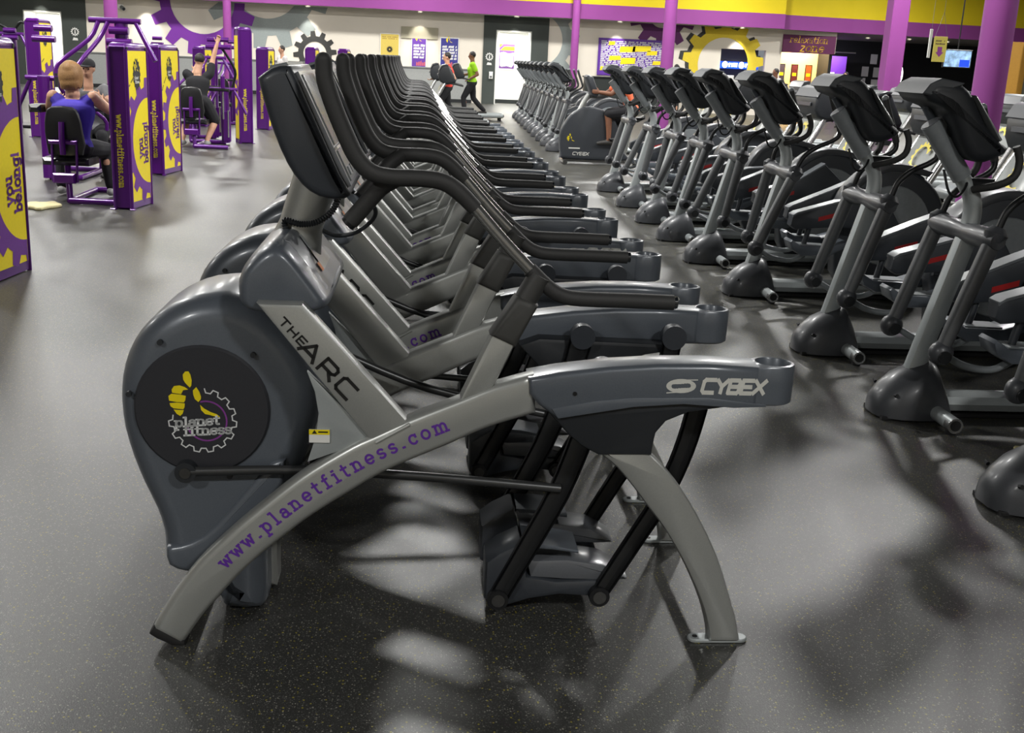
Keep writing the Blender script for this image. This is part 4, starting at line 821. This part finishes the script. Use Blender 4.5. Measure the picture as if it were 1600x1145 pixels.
# ------------------------------------------------------------------ weight-stack towers
def tower_face(t, W, H, xs, small=False):
    """yellow face on the +x side (xs = x of that side), y runs away along the width"""
    f = lambda off: (lambda a, b: (xs+.001+off, a, b))
    bx = (-W/2+.03, W/2-.03, .06, H-.09)
    MB().box((xs-.004, 0, (H-.03)/2+.015), (.012, W-.04, H-.15), .003).build('yellow_panel', yellow, t, 0)
    p = t.children[-1]
    f = lambda off: (lambda a, b: (xs+.0028+off, a, b))
    g = MB(); gear_ring(g, W/2-.02, .66, .43, .54, .63, 16, f(.001), .05, bx)
    g.build('purple_gear', mat('tower_violet', (106, 44, 140), .45), p, 0)
    b = MB(); disc(b, -.02, H-.30, .10, lambda a, z: (xs+.004, a*.8-.005, H-.30+(z-(H-.30))*1.3), 30); b.build('badge', pod_black, p, 0)
    b = MB(); gear_ring(b, -.02, H-.30, .085, .105, .12, 14, lambda a, z: (xs+.0042, a*.8-.005, H-.30+(z-(H-.30))*1.3)); b.build('badge_gear', black_print, p, 0)
    b = MB()
    for q in HAND: b.flat([((x-590)*.00018-.01, -(y-655)*.00018+H-.28) for x, y in q], lambda a, z: (xs+.005, a, z))
    b.build('badge_thumb', yellow, p, 0)
    b = MB(); k = .10/text_len('planet', .02)
    text(b, 'planet', lambda a, z: (xs+.0055, -.08+a*k, H-.345+z*k), .3, .02); text(b, 'fitness', lambda a, z: (xs+.0055, -.07+a*k, H-.385+z*k), .3, .02); b.build('badge_words', white_print, p, 0)
    b = MB(); k = .048                                                # curved line of small words
    n = 26
    for i in range(n):
        a = math.radians(118+i*2.3); r = .72
        cx, cz = W/2-.02+r*math.cos(a), .66+r*math.sin(a)
        if cx < bx[0]+.01: break
        if i % 5 != 4: stroke(b, [(cx-.008, cz-.006), (cx+.008, cz+.006)], .016, f(.0015))
    b.build('curved_words', mat('tower_brown', (90, 80, 40), .5), p, 0)
    b = MB(); L1 = text_len('belong!', .12); k = .42/L1
    # reads upward
    text(b, 'belong!', lambda a, z: (xs+.0045, W/2-.07-z*k*1.25+.0, .44+a*k), .3, .12); text(b, 'you', lambda a, z: (xs+.0045, W/2-.20-z*k*1.25, .50+a*k), .3, .12)
    b.build('slogan', mat('tower_violet', (106, 44, 140), .45), p, 0)
def tower(loc, rz, W, D, H, label, grp='weight stack towers'):
    t = thing('weight_tower', label, 'weight tower', loc, rz, grp)
    MB().box((0, 0, H/2-.02), (D, W, H-.06), .012).build('housing', purple_metal, t)
    for sx in (-1, 1):
        for sy in (-1, 1): MB().cyl((sx*(D/2-.005), sy*(W/2-.005), .0), (sx*(D/2-.005), sy*(W/2-.005), H-.06), .018, 12).build('corner_post', purple_metal, t)
    c = MB(); R = []
    for z, k in ((H-.06, 1.02), (H-.04, 1.03), (H-.012, .95), (H, .8)): R.append([(D/2*k*x, W/2*k*y, z) for x, y in ((-1, -.9), (-.8, -1), (.8, -1), (1, -.9), (1, .9), (.8, 1), (-.8, 1), (-1, .9))])
    c.quad_ring(R); c.build('top_cap', purple_metal, t)
    for sy in (-1, 1): MB().box((0, sy*(W/2-.03), H-.055), (D+.012, .05, .03), .01).build('cap_bracket', blackm, t)
    for sx in (-1, 1): MB().box((sx*(D/2+.01), -W/2-.015, .006), (.05, .05, .012), .003).build('foot_tab', purple_metal, t)
    tower_face(t, W, H, D/2)
    m = MB(); k = .72/text_len('www.planetfitness.com', .2)
    text(m, 'www.planetfitness.com', lambda a, b: (-.035+b*k*1.35, -W/2-.0015, .93-a*k), .3, .2); m.build('side_lettering', mat('tower_yellow_print', (226, 205, 60), .45), t, 0)
    return t
tower((-2.925, 7.97, 0), -.10, .60, .20, 1.62, 'nearest purple and yellow weight tower, cut by the left edge of the picture')
tower((-2.915, 11.80, 0), -.14, .53, .18, 1.62, 'purple and yellow weight tower beside the seated woman in a blue top')
tower((-3.30, 15.13, 0), -.14, .66, .17, 1.62, 'purple and yellow weight tower just behind the one beside the seated woman')
tower((-6.44, 20.2, 0), -.10, .50, .22, 1.95, 'tall weight tower at the left edge, before the dark doorway frame')
tt = tower((-3.10, 20.5, 0), .38, .30, .22, 1.97, 'tall narrow weight tower right of the man in black'); 
# its yellow face looks away to the left: a second panel
MB().box((-.114, 0, .95), (.012, .26, 1.75), .003).build('yellow_panel', yellow, tt, 0); m = MB(); gear_ring(m, .13, .8, .22, .3, .36, 12, lambda a, b: (-.1215, a, b), .1, (-.13, .13, .1, 1.8)); m.build('purple_gear', mat('tower_violet', (106, 44, 140), .45), tt, 0)
tower((-3.22, 24.3, 0), -.2, .42, .24, 1.66, 'weight tower far back between the tall narrow tower and the arched trainers')
tower((-4.55, 24.6, 0), -.2, .42, .24, 1.62, 'weight tower far back, partly behind the raised arm of the man in black')
tower((-2.75, 29.5, 0), -.1, .5, .24, 1.72, 'small far weight tower below the black wall gear, left one')
tower((-2.05, 31.0, 0), -.1, .5, .24, 1.72, 'small far weight tower below the black wall gear, right one')
# ------------------------------------------------------------------ seated weight machines
def weight_machine(loc, rz, label, seat=True, press=True, mast=1.86):
    """seat faces +y; mast and lever arms stand behind the tower side at +x"""
    t = thing('weight_machine', label, 'weight machine', loc, rz, 'seated weight machines')
    B = lambda pts, w_=.06, h_=.06, nm='frame_tube', m_=purple_metal, sm=0, par=None: MB().bar(pts, w_, h_, sm, .35).build(nm, m_, par or t)
    m = MB(); m.tube([(0, 0, .035), (.32, -.03, .035), (.55, -.05, .035)], .033, 12); m.build('floor_tube', purple_metal, t)
    MB().tube([(0, .0, .035), (0, .95, .035), (.34, 1.0, .035)], .033, 12).build('floor_tube', purple_metal, t)
    MB().tube([(0, .02, .03), (-.02, .06, .25), (-.04, .12, .40)], .032, 12, 2).build('seat_post', purple_metal, t)
    for s in (-1, 1): MB().tube([(-.04+s*.12, .02, .22), (-.04+s*.12, .05, .62)], .013, 10).build('seat_side_bar', purple_metal, t)
    MB().box((-.04, .02, .62), (.28, .05, .04), .01).build('adjuster_plate', purple_metal, t); MB().box((-.04, .02, .26), (.22, .10, .10), .015).build('seat_bracket', purple_metal, t)
    MB().box((-.04, .26, .42), (.46, .44, .075), .03).build('seat_pad', vinyl, t)
    st = MB(); pts = [(-.17, -.23), (.17, -.23), (.185, .0), (.16, .18), (.10, .25), (-.10, .25), (-.16, .18), (-.185, .0)]
    st.prism(sm2(pts+[pts[0]], 2)[:-1], 0, .075, .025, 2); 
    bp = st.build('back_pad', vinyl, t); bp.location = (-.04, .035, .715); bp.rotation_euler = (.12, 0, 0)
    MB().tube([(-.04, 0, .50), (-.04, -.02, .66), (-.04, 0, .82)], .03, 10).build('back_post', purple_metal, t)
    # mast with lever arms reaching over the user
    MB().bar([(.34, 1.0, .03), (.34, 1.0, mast)], .14, .13, 0, .3).build('mast', purple_metal, t)
    MB().bar([(.34, .80, .03), (.34, .80, 1.15)], .06, .07, 0, .3).build('mast_brace', purple_metal, t)
    hd = MB(); hd.cyl((.02, .95, mast-.02), (.56, .95, mast-.02), .03, 14); hd.build('top_axle', purple_metal, t)
    for x0, x1 in ((.12, -.22), (.22, -.02)):
        ar = MB().tube([(x0, .93, mast-.04), (x0-.08, .85, mast-.22), (x1, .62, mast-.48), (x1-.02, .58, mast-.62)], .024, 12, 3).build('lever_arm', purple_metal, t)
        MB().cyl((x1-.02, .58, mast-.72), (x1-.02, .58, mast-.58), .022, 12).build('hand_grip', foam, ar)
    MB().tube([(.50, .95, mast-.02), (.60, .90, mast-.2), (.72, .85, mast-.42)], .024, 12, 2).build('lever_arm', purple_metal, t)
    for z, w_ in ((1.62, .26), (1.74, .2)): MB().cyl((.34-w_/2, .90, z), (.34+w_/2, .90, z), .04, 14).build('pivot_sleeve', purple_metal, t)
    MB().box((.30, .60, .93), (.36, .07, .05), .015).build('arm_rest', vinyl, t); MB().box((-.38, .40, .93), (.12, .3, .08), .03).build('arm_rest', vinyl, t)
    MB().cyl((.37, .62, .45), (.37, .62, .9), .016, 12).build('guide_rod', chrome, t); MB().cyl((.45, .62, .15), (.45, .62, .6), .014, 12).build('guide_rod', chrome, t)
    MB().box((.42, .66, .33), (.12, .08, .5), .01).build('weight_guard', purple_metal, t)
    return t
weight_machine((-3.56, 11.82, 0), 0, 'purple weight machine with the seated woman in a blue top')
weight_machine((-7.45, 19.9, 0), 0, 'purple weight machine behind the tower at the left edge', mast=1.7)
wm = weight_machine((-3.95, 20.1, 0), .1, 'purple weight machine in front of the man in black', mast=1.45)
weight_machine((-4.25, 25.2, 0), .3, 'purple weight machine far back, right of the tall narrow tower', mast=1.3)
weight_machine((-6.0, 24.6, 0), 0, 'purple weight machine far back, left of the man in black', mast=1.4)
t = thing('cable_machine', 'black curved lever machine at the far left', 'weight machine', (-7.6, 22.4, 0)); MB().bar([(0, 0, 0), (0, 0, 1.75)], .1, .12).build('mast', blackm, t); MB().tube([(0, 0, 1.7), (-.25, -.1, 1.85), (-.5, -.15, 1.7), (-.42, -.15, 1.5)], .025, 10, 4).build('loop_handle', blackm, t); MB().tube([(0, 0, 1.7), (.2, -.1, 1.9), (.42, -.15, 1.72), (.5, -.1, 1.3)], .025, 10, 4).build('loop_handle', blackm, t); MB().box((0, 0, .03), (.7, .9, .05), .01).build('base', blackm, t)
for k, (x, y, s) in enumerate(((-3.05, 19.7, 1), (-4.75, 19.9, -1))):
    o = MB().tube([(0, 0, .04), (.05, 0, .6), (.18*s, 0, 1.0), (.22*s, -.05, 1.25), (.05*s, -.1, 1.55), (-.02, -.1, 1.62)], .022, 10, 4).build('lever', blackm, None); 
    o.parent = wm; o.location = (x-.35*s+3.95, y+.3-20.1, 0)
# ------------------------------------------------------------------ small things
m = MB(); m.prism([(.16*math.cos(a)*(1+.2*math.sin(3*a)), .22*math.sin(a)*(1+.25*math.cos(5*a))) for a in [2*PI*k/22 for k in range(22)]], .0, .035, .01, 1, axis='z'); o = m.build('towel', paper, None); o.location = (-3.74, 11.5, 0); tag(o, 'crumpled pale towel on the floor near the seated woman', 'towel')
m = MB(); m.prism([(.03*math.cos(a), .02*math.sin(a)*(1+.3*math.cos(3*a))) for a in [2*PI*k/12 for k in range(12)]], .0, .012, .003, 1, axis='z'); o = m.build('paper_scrap', paper, None); o.location = (2.78, 4.66, 0); tag(o, 'tiny pale paper scrap on the floor below the big elliptical', 'litter')
def bottle(loc, label):
    t = thing('water_bottle', label, 'bottle', loc); b = MB(); R = []
    for r, z in ((.03, 0), (.034, .01), (.034, .12), (.03, .15), (.014, .185), (.014, .20)): R.append([(r*math.cos(2*PI*k/16), r*math.sin(2*PI*k/16), z) for k in range(16)])
    b.quad_ring(R); b.build('body', mat('clear_bottle', (205, 215, 220), .15, trans=.6), t); MB().cyl((0, 0, .20), (0, 0, .222), .016, 12).build('cap', white, t)
bottle((-3.2, 12.42, .958), 'clear water bottle on the arm rest of the woman\'s weight machine')
# ------------------------------------------------------------------ people
def remesh(o, vox):
    m = o.modifiers.new('skin', 'REMESH'); m.mode = 'VOXEL'; m.voxel_size = vox; m.use_smooth_shade = True
    s = o.modifiers.new('soften', 'SMOOTH'); s.factor = .6; s.iterations = 4
    return o
def limb(mb, pts, rs, smooth=3, seg=12, flat=1):
    mb.tube(pts, rs, seg, smooth, flat)
    mb.ball(pts[0], rs[0], 10, 6); mb.ball(pts[-1], rs[-1], 10, 6)
def hand(mb, wrist, d, side, curl=.5, k=1.0):
    """palm and five fingers; d = direction of the hand, side = direction of the thumb"""
    d = Vector(d).normalized(); sd = Vector(side); sd = (sd-d*sd.dot(d)).normalized(); n = d.cross(sd)
    w_ = Vector(wrist); pc = w_+d*.045*k
    R = []
    for t_, a in ((0, .024), (.03, .036), (.07, .041), (.088, .038)):
        R.append([w_+d*t_*k+sd*math.cos(q)*a*k+n*math.sin(q)*.013*k for q in [2*PI*i/10 for i in range(10)]])
    mb.quad_ring(R)
    for i, L_ in enumerate((.068, .076, .072, .056)):
        b = w_+d*.082*k+sd*(.030-.020*i)*k; p1 = b+d*L_*.45*k; c1 = (d*math.cos(curl)+n*math.sin(curl)); p2 = p1+c1*L_*.32*k; c2 = (d*math.cos(2*curl)+n*math.sin(2*curl)); p3 = p2+c2*L_*.28*k
        mb.tube([b, p1, p2, p3], [.0095*k, .009*k, .0085*k, .007*k], 8); mb.ball(p3, .0072*k, 8, 5)
    b = w_+d*.025*k+sd*.03*k; p1 = b+(d*.6+sd*.8).normalized()*.035*k; p2 = p1+(d*.85+sd*.3+n*.35).normalized()*.03*k
    mb.tube([b, p1, p2], [.012*k, .0105*k, .009*k], 8); mb.ball(p2, .009*k, 8, 5)
def person(name_lab, loc, rz, J, skin, top, bottom, hair, shoes, sleeve=.5, legs='long', k=1.0, vox=.011, hairstyle='short', cat_group=None, cap=None):
    """J: joints in metres, facing +y. hip, chest, neck, head, and pairs sh/el/wr, hp/kn/an (index 0 left = -x, 1 right)"""
    t = thing('person', name_lab, 'person', loc, rz)
    Vv = {a: (Vector(b) if not isinstance(b, list) else [Vector(c) for c in b]) for a, b in J.items() if a != 'curl'}
    hip, chest, neck, head = Vv['hip'], Vv['chest'], Vv['neck'], Vv['head']
    fwd = Vector(J.get('look', (0, 1, 0))).normalized(); up = (head-neck).normalized(); rt = fwd.cross(up).normalized(); fwd = up.cross(rt).normalized()
    b = MB()
    ac = (Vv['sh'][1]-Vv['sh'][0]).normalized()
    def torso(mb, g, lo=0):
        P = catmull([hip+V(0, 0, -.03), hip*.6+chest*.4, chest, chest*.35+neck*.65-V(0, 0, .02)], 4); rr = [.165, .15, .138, .133, .135, .142, .153, .163, .17, .172, .165, .135, .085]
        R = []
        for i, p in enumerate(P):
            a = rr[min(i, len(rr)-1)]*k+g; fw = up.cross(ac).normalized()
            R.append([p+ac*math.cos(q)*a+fw*math.sin(q)*(a*.62) for q in [2*PI*j/16 for j in range(16)]])
        mb.quad_ring(R)
        mb.ball(hip+V(0, 0, -.02), (.165*k+g, .12*k+g, .11*k+g), 14, 8)
    torso(b, 0)
    limb(b, [neck-up*.06, neck, head-up*.06], [.062*k, .055*k, .054*k])
    # head: skull, jaw, nose, brow, ears
    hc = head
    def hb(c, r): 
        st = len(b.v); b.ball((0, 0, 0), r, 14, 10)
        for i in range(st, len(b.v)): q = b.v[i]; b.v[i] = tuple(c+rt*q[0]+fwd*q[1]+up*q[2])
    hb(hc+up*.02-fwd*.008, (.075, .092, .098)); hb(hc-up*.045+fwd*.022, (.056, .062, .062)); hb(hc-up*.004+fwd*.097, (.012, .018, .020)); hb(hc-up*.045+fwd*.083, (.024, .01, .008))
    for s in (-1, 1): hb(hc+rt*.077*s-up*.004, (.010, .018, .029))
    for i in (0, 1):
        sh, el, wr = Vv['sh'][i], Vv['el'][i], Vv['wr'][i]; s = -1 if i == 0 else 1
        limb(b, [sh, sh*.5+el*.5, el], [.052*k, .046*k, .038*k]); limb(b, [el, el*.6+wr*.4, wr], [.038*k, .036*k, .025*k])
        hand(b, wr, (wr-el), J.get('thumb', (-s, .3, .3)) if not isinstance(J.get('thumb'), list) else J['thumb'][i], J.get('curl', .6))
        hp, kn, an = Vv['hp'][i], Vv['kn'][i], Vv['an'][i]
        limb(b, [hp, hp*.5+kn*.5, kn], [.086*k, .074*k, .056*k]); limb(b, [kn, kn*.65+an*.35+(V(0, -.015, 0)), an], [.056*k, .055*k, .036*k])
        fd = Vector(J.get('foot', (0, 1, 0))) if not isinstance(J.get('foot'), list) else Vector(J['foot'][i]); fd.normalize()
        limb(b, [an-V(0, 0, .035)-fd*.03, an-V(0, 0, .045)+fd*.07, an-V(0, 0, .06)+fd*.15], [.034*k, .033*k, .024*k])
    body = remesh(b.build('body', skin, t), vox)
    e = MB()
    for s in (-1, 1): e.ball(tuple(hc+rt*.031*s+up*.012+fwd*.079), .0095, 8, 6)
    e.build('eyes', black_print, body)
    # clothing
    c = MB(); torso(c, .014)
    for i in (0, 1):
        sh, el, wr = Vv['sh'][i], Vv['el'][i], Vv['wr'][i]; f_ = min(1, sleeve)
        e_ = sh+(el-sh)*f_
        if sleeve > 0: limb(c, [chest*.3+sh*.7, sh, sh*.5+e_*.5, e_], [.07*k, .066*k, .064*k, .060*k if sleeve < 1 else .05*k])
        else: limb(c, [chest*.3+sh*.7, sh*.96+chest*.04], [.062*k, .05*k])
        if sleeve > 1: limb(c, [el, wr], [.047*k, .036*k])
    remesh(c.build('shirt', top, t), vox)
    c = MB(); c.ball(hip+V(0, 0, -.03), (.178*k, .135*k, .12*k), 14, 8)
    for i in (0, 1):
        hp, kn, an = Vv['hp'][i], Vv['kn'][i], Vv['an'][i]
        if legs == 'long': limb(c, [hip*.4+hp*.6, hp, hp*.5+kn*.5, kn], [.1*k, .098*k, .088*k, .068*k]); limb(c, [kn, kn*.5+an*.5, an+V(0, 0, .02)], [.068*k, .064*k, .052*k])
        else: limb(c, [hip*.4+hp*.6, hp, hp*.5+kn*.5, hp*.08+kn*.92], [.11*k, .108*k, .105*k, .092*k])
    remesh(c.build('trousers' if legs == 'long' else 'shorts', bottom, t), vox)
    for i in (0, 1):
        an = Vv['an'][i]; fd = Vector(J.get('foot', (0, 1, 0))) if not isinstance(J.get('foot'), list) else Vector(J['foot'][i]); fd.normalize()
        c = MB(); limb(c, [an-V(0, 0, .045)-fd*.045, an-V(0, 0, .045)+fd*.06, an-V(0, 0, .062)+fd*.17], [.045, .044, .034]); sh_ = remesh(c.build('shoe', shoes, t), .01)
    h = MB()
    def hh(c_, r):
        st = len(h.v); h.ball((0, 0, 0), r, 14, 10)
        for i in range(st, len(h.v)): q = h.v[i]; h.v[i] = tuple(c_+rt*q[0]+fwd*q[1]+up*q[2])
    hh(hc+up*.035-fwd*.022, (.084, .093, .092))
    if hairstyle == 'bob':
        hh(hc-fwd*.05-up*.03, (.108, .068, .11)); hh(hc-fwd*.055-up*.10, (.10, .055, .08)); hh(hc+up*.06-fwd*.01, (.086, .09, .075))
        for s in (-1, 1): hh(hc+rt*.07*s-up*.03-fwd*.02, (.028, .055, .10))
        for q in range(17):
            a = PI*(1.02+.96*q/16); dr = rt*math.cos(a)+fwd*math.sin(a)*.8; zz = .13+.02*((q*7) % 3)
            h.tube([tuple(hc+up*.125+dr*.02), tuple(hc+up*.07+dr*.088), tuple(hc-up*.02+dr*.108), tuple(hc-up*zz+dr*(.095+.01*(q % 2)))], [.010, .019, .021, .009], 8, 3)
    if hairstyle == 'tail': hh(hc-fwd*.11+up*.02, (.035, .045, .04)); hh(hc-fwd*.13-up*.07, (.028, .03, .09))
    remesh(h.build('hair', hair, t), .010)
    if cap:
        c = MB(); st = len(c.v); c.ball((0, 0, 0), (.09, .10, .085), 14, 8)
        c.v = [(x, y, max(z, .0)) for x, y, z in c.v]; c.prism([(-.06, .07), (.06, .07), (.05, .16), (0, .175), (-.05, .16)], .0, .012, .003, 1, axis='z')
        c.v = [tuple(hc+up*.045+rt*x+fwd*y+up*z) for x, y, z in c.v]; c.build('cap', cap, t)
    return t
def stand(h=1.0, el=None, wr=None, kn=None, an=None, lean=0):
    L = lambda z: z
    return dict(hip=(0, 0, .96), chest=(0, .01+lean*.5, 1.26), neck=(0, .0+lean, 1.47), head=(0, .02+lean*1.1, 1.62), sh=[(-.175, lean, 1.41), (.175, lean, 1.41)], el=el or [(-.24, -.03, 1.13), (.24, -.03, 1.13)], wr=wr or [(-.25, .08, .88), (.25, .08, .88)],
                hp=[(-.095, 0, .90), (.095, 0, .90)], kn=kn or [(-.105, .02, .50), (.105, .02, .50)], an=an or [(-.11, 0, .09), (.11, 0, .09)])
hair_blond = mat('blonde_hair', (150, 112, 68), .6, scale=120, var=.25, bump=.5); hair_dark = mat('dark_hair', (34, 28, 26), .6, scale=120, var=.2, bump=.5)
cloth_blue = mat('violet_blue_cloth', (74, 58, 176), .8, scale=60, bump=.3); cloth_black = mat('black_cloth', (26, 26, 30), .85, scale=60, bump=.3); cloth_red = mat('red_cloth', (214, 60, 45), .8, bump=.3)
cloth_green = mat('lime_cloth', (150, 205, 20), .8, bump=.3); cloth_white = mat('pale_cloth', (196, 192, 190), .8, bump=.3); cloth_orange = mat('orange_cloth', (235, 110, 70), .8, bump=.3); shoe_grey = mat('grey_shoe', (150, 150, 148), .6); shoe_dark = mat('dark_shoe', (46, 44, 42), .6)
# seated woman, back to the viewer
SEAT = dict(hip=(0.02, 0, .58), chest=(.04, .02, .89), neck=(.04, .03, 1.14), head=(.03, .05, 1.29), sh=[(-.155, .03, 1.06), (.235, .03, 1.06)], el=[(-.25, .20, .90), (.36, .17, .93)], wr=[(-.20, .43, .98), (.24, .42, 1.0)],
            hp=[(-.10, .03, .54), (.10, .03, .54)], kn=[(-.20, .44, .52), (.25, .42, .50)], an=[(-.23, .40, .11), (.30, .36, .11)], thumb=(0, 0, 1), curl=1.0)
person('seated person seen from behind in a violet-blue sleeveless top with blond bobbed hair', (-3.60, 12.08, 0), 0, SEAT, skin1, cloth_blue, cloth_black, hair_blond, shoe_grey, sleeve=0, k=1.22, vox=.009, hairstyle='bob')
S2 = dict(SEAT); S2['look'] = (0, 1, 0)
person('seated person with dark cap facing the viewer behind the violet-blue top', (at(143, 105, 14.6).x, 14.6, 0), PI, S2, skin1, mat('grey_cloth', (110, 110, 112), .8, bump=.3), cloth_black, hair_dark, shoe_dark, sleeve=.5, cap=cloth_black)
weight_machine((at(143, 105, 14.6).x, 14.84, 0), PI, 'purple weight machine behind the seated woman, mostly hidden', mast=1.2)
# man in black, leaning forward with arms raised to the levers
CR = dict(hip=(0, 0, .76), chest=(.0, .07, 1.02), neck=(.0, .13, 1.23), head=(.02, .17, 1.38), sh=[(-.19, .12, 1.18), (.19, .12, 1.18)], el=[(-.18, .30, 1.05), (.23, .20, 1.42)], wr=[(-.12, .42, 1.22), (.30, .24, 1.68)],
          hp=[(-.11, .0, .72), (.11, .0, .72)], kn=[(-.20, .10, .42), (.26, .08, .42)], an=[(-.24, -.12, .12), (.16, -.12, .12)], thumb=(-1, 0, .3), curl=1.1, look=(.1, 1, .1))
person('person in a black shirt and black shorts half sitting, one arm raised to a lever', (-3.68, 19.35, 0), 0, CR, skin1, cloth_black, cloth_black, hair_dark, shoe_grey, sleeve=.55, legs='short', k=1.1)
weight_machine((-3.68, 19.0, 0), 0, 'purple weight machine seat under the person in black', mast=.95)
# people on and around the far treadmills
w1 = stand(kn=[(-.1, .22, .52), (.1, -.06, .50)], an=[(-.1, .18, .12), (.1, -.36, .17)], el=[(-.26, -.14, 1.14), (.26, .08, 1.14)], wr=[(-.24, .08, 1.02), (.24, .30, 1.10)])
def raise_(J, dz): return {a: ([(p[0], p[1], p[2]+dz) for p in b] if isinstance(b, list) else ((b[0], b[1], b[2]+dz) if a not in ('look', 'thumb', 'foot') else b)) if not isinstance(b, float) else b for a, b in J.items()}
person('person in a lime green shirt and black trousers walking on a treadmill', (1.38, 31.6, 0), PI/2, raise_(w1, .07), skin2, cloth_green, cloth_black, hair_dark, shoe_dark, sleeve=.6, k=1.12, vox=.014)
person('person in a red shirt on the treadmill under the indigo poster', (.62, 28.02, 0), PI/2+.15, raise_(w1, .0), skin1, cloth_red, cloth_black, hair_dark, shoe_dark, sleeve=.5, k=1.1, vox=.014)
person('person in a pale shirt walking before the bright lounge, blurred in the photograph', (at(1213, 110, 33).x, 33, 0), PI/2+.3, stand(el=[(-.24, -.08, 1.14), (.24, .04, 1.14)], wr=[(-.24, .05, .90), (.24, .24, .98)], kn=[(-.1, .16, .5), (.1, -.05, .5)], an=[(-.1, .2, .1), (.1, -.3, .14)]), skin2, cloth_white, cloth_black, hair_dark, shoe_dark, sleeve=.6, k=1.15, vox=.014)
person('person with dark hair standing left of the yellow wall gear', (at(1058, 100, 37).x, 37, 0), .6, stand(), skin1, cloth_black, cloth_black, hair_dark, shoe_dark, k=.95, vox=.016, hairstyle='tail')
person('dark haired person before the merchandise shelves', (at(1322, 115, 36).x, 36, 0), PI*.8, stand(), skin1, cloth_black, cloth_black, hair_dark, shoe_dark, k=.95, vox=.016)
person('person in a white shirt and dark hair, only the head seen above the nearest console', (at(441, 100, 34).x, 34, 0), PI*.7, stand(), skin1, cloth_white, cloth_black, hair_dark, shoe_dark, vox=.016)
# rider on the exercise bike
RD = dict(hip=(0, 0, .93), chest=(0, .12, 1.17), neck=(0, .24, 1.36), head=(0, .30, 1.49), sh=[(-.18, .22, 1.31), (.18, .22, 1.31)], el=[(-.23, .40, 1.16), (.23, .40, 1.16)], wr=[(-.20, .58, 1.18), (.20, .58, 1.18)],
          hp=[(-.10, .02, .90), (.10, .02, .90)], kn=[(-.14, .42, .84), (.14, .30, .62)], an=[(-.17, .38, .42), (.17, .42, .30)], thumb=(0, 0, 1), curl=1.0)
person('person in an orange shirt riding the exercise bike with bare legs', (3.50, 18.9, 0), PI/2, RD, skin2, cloth_orange, cloth_black, hair_dark, shoe_dark, sleeve=.5, legs='short', k=1.0)
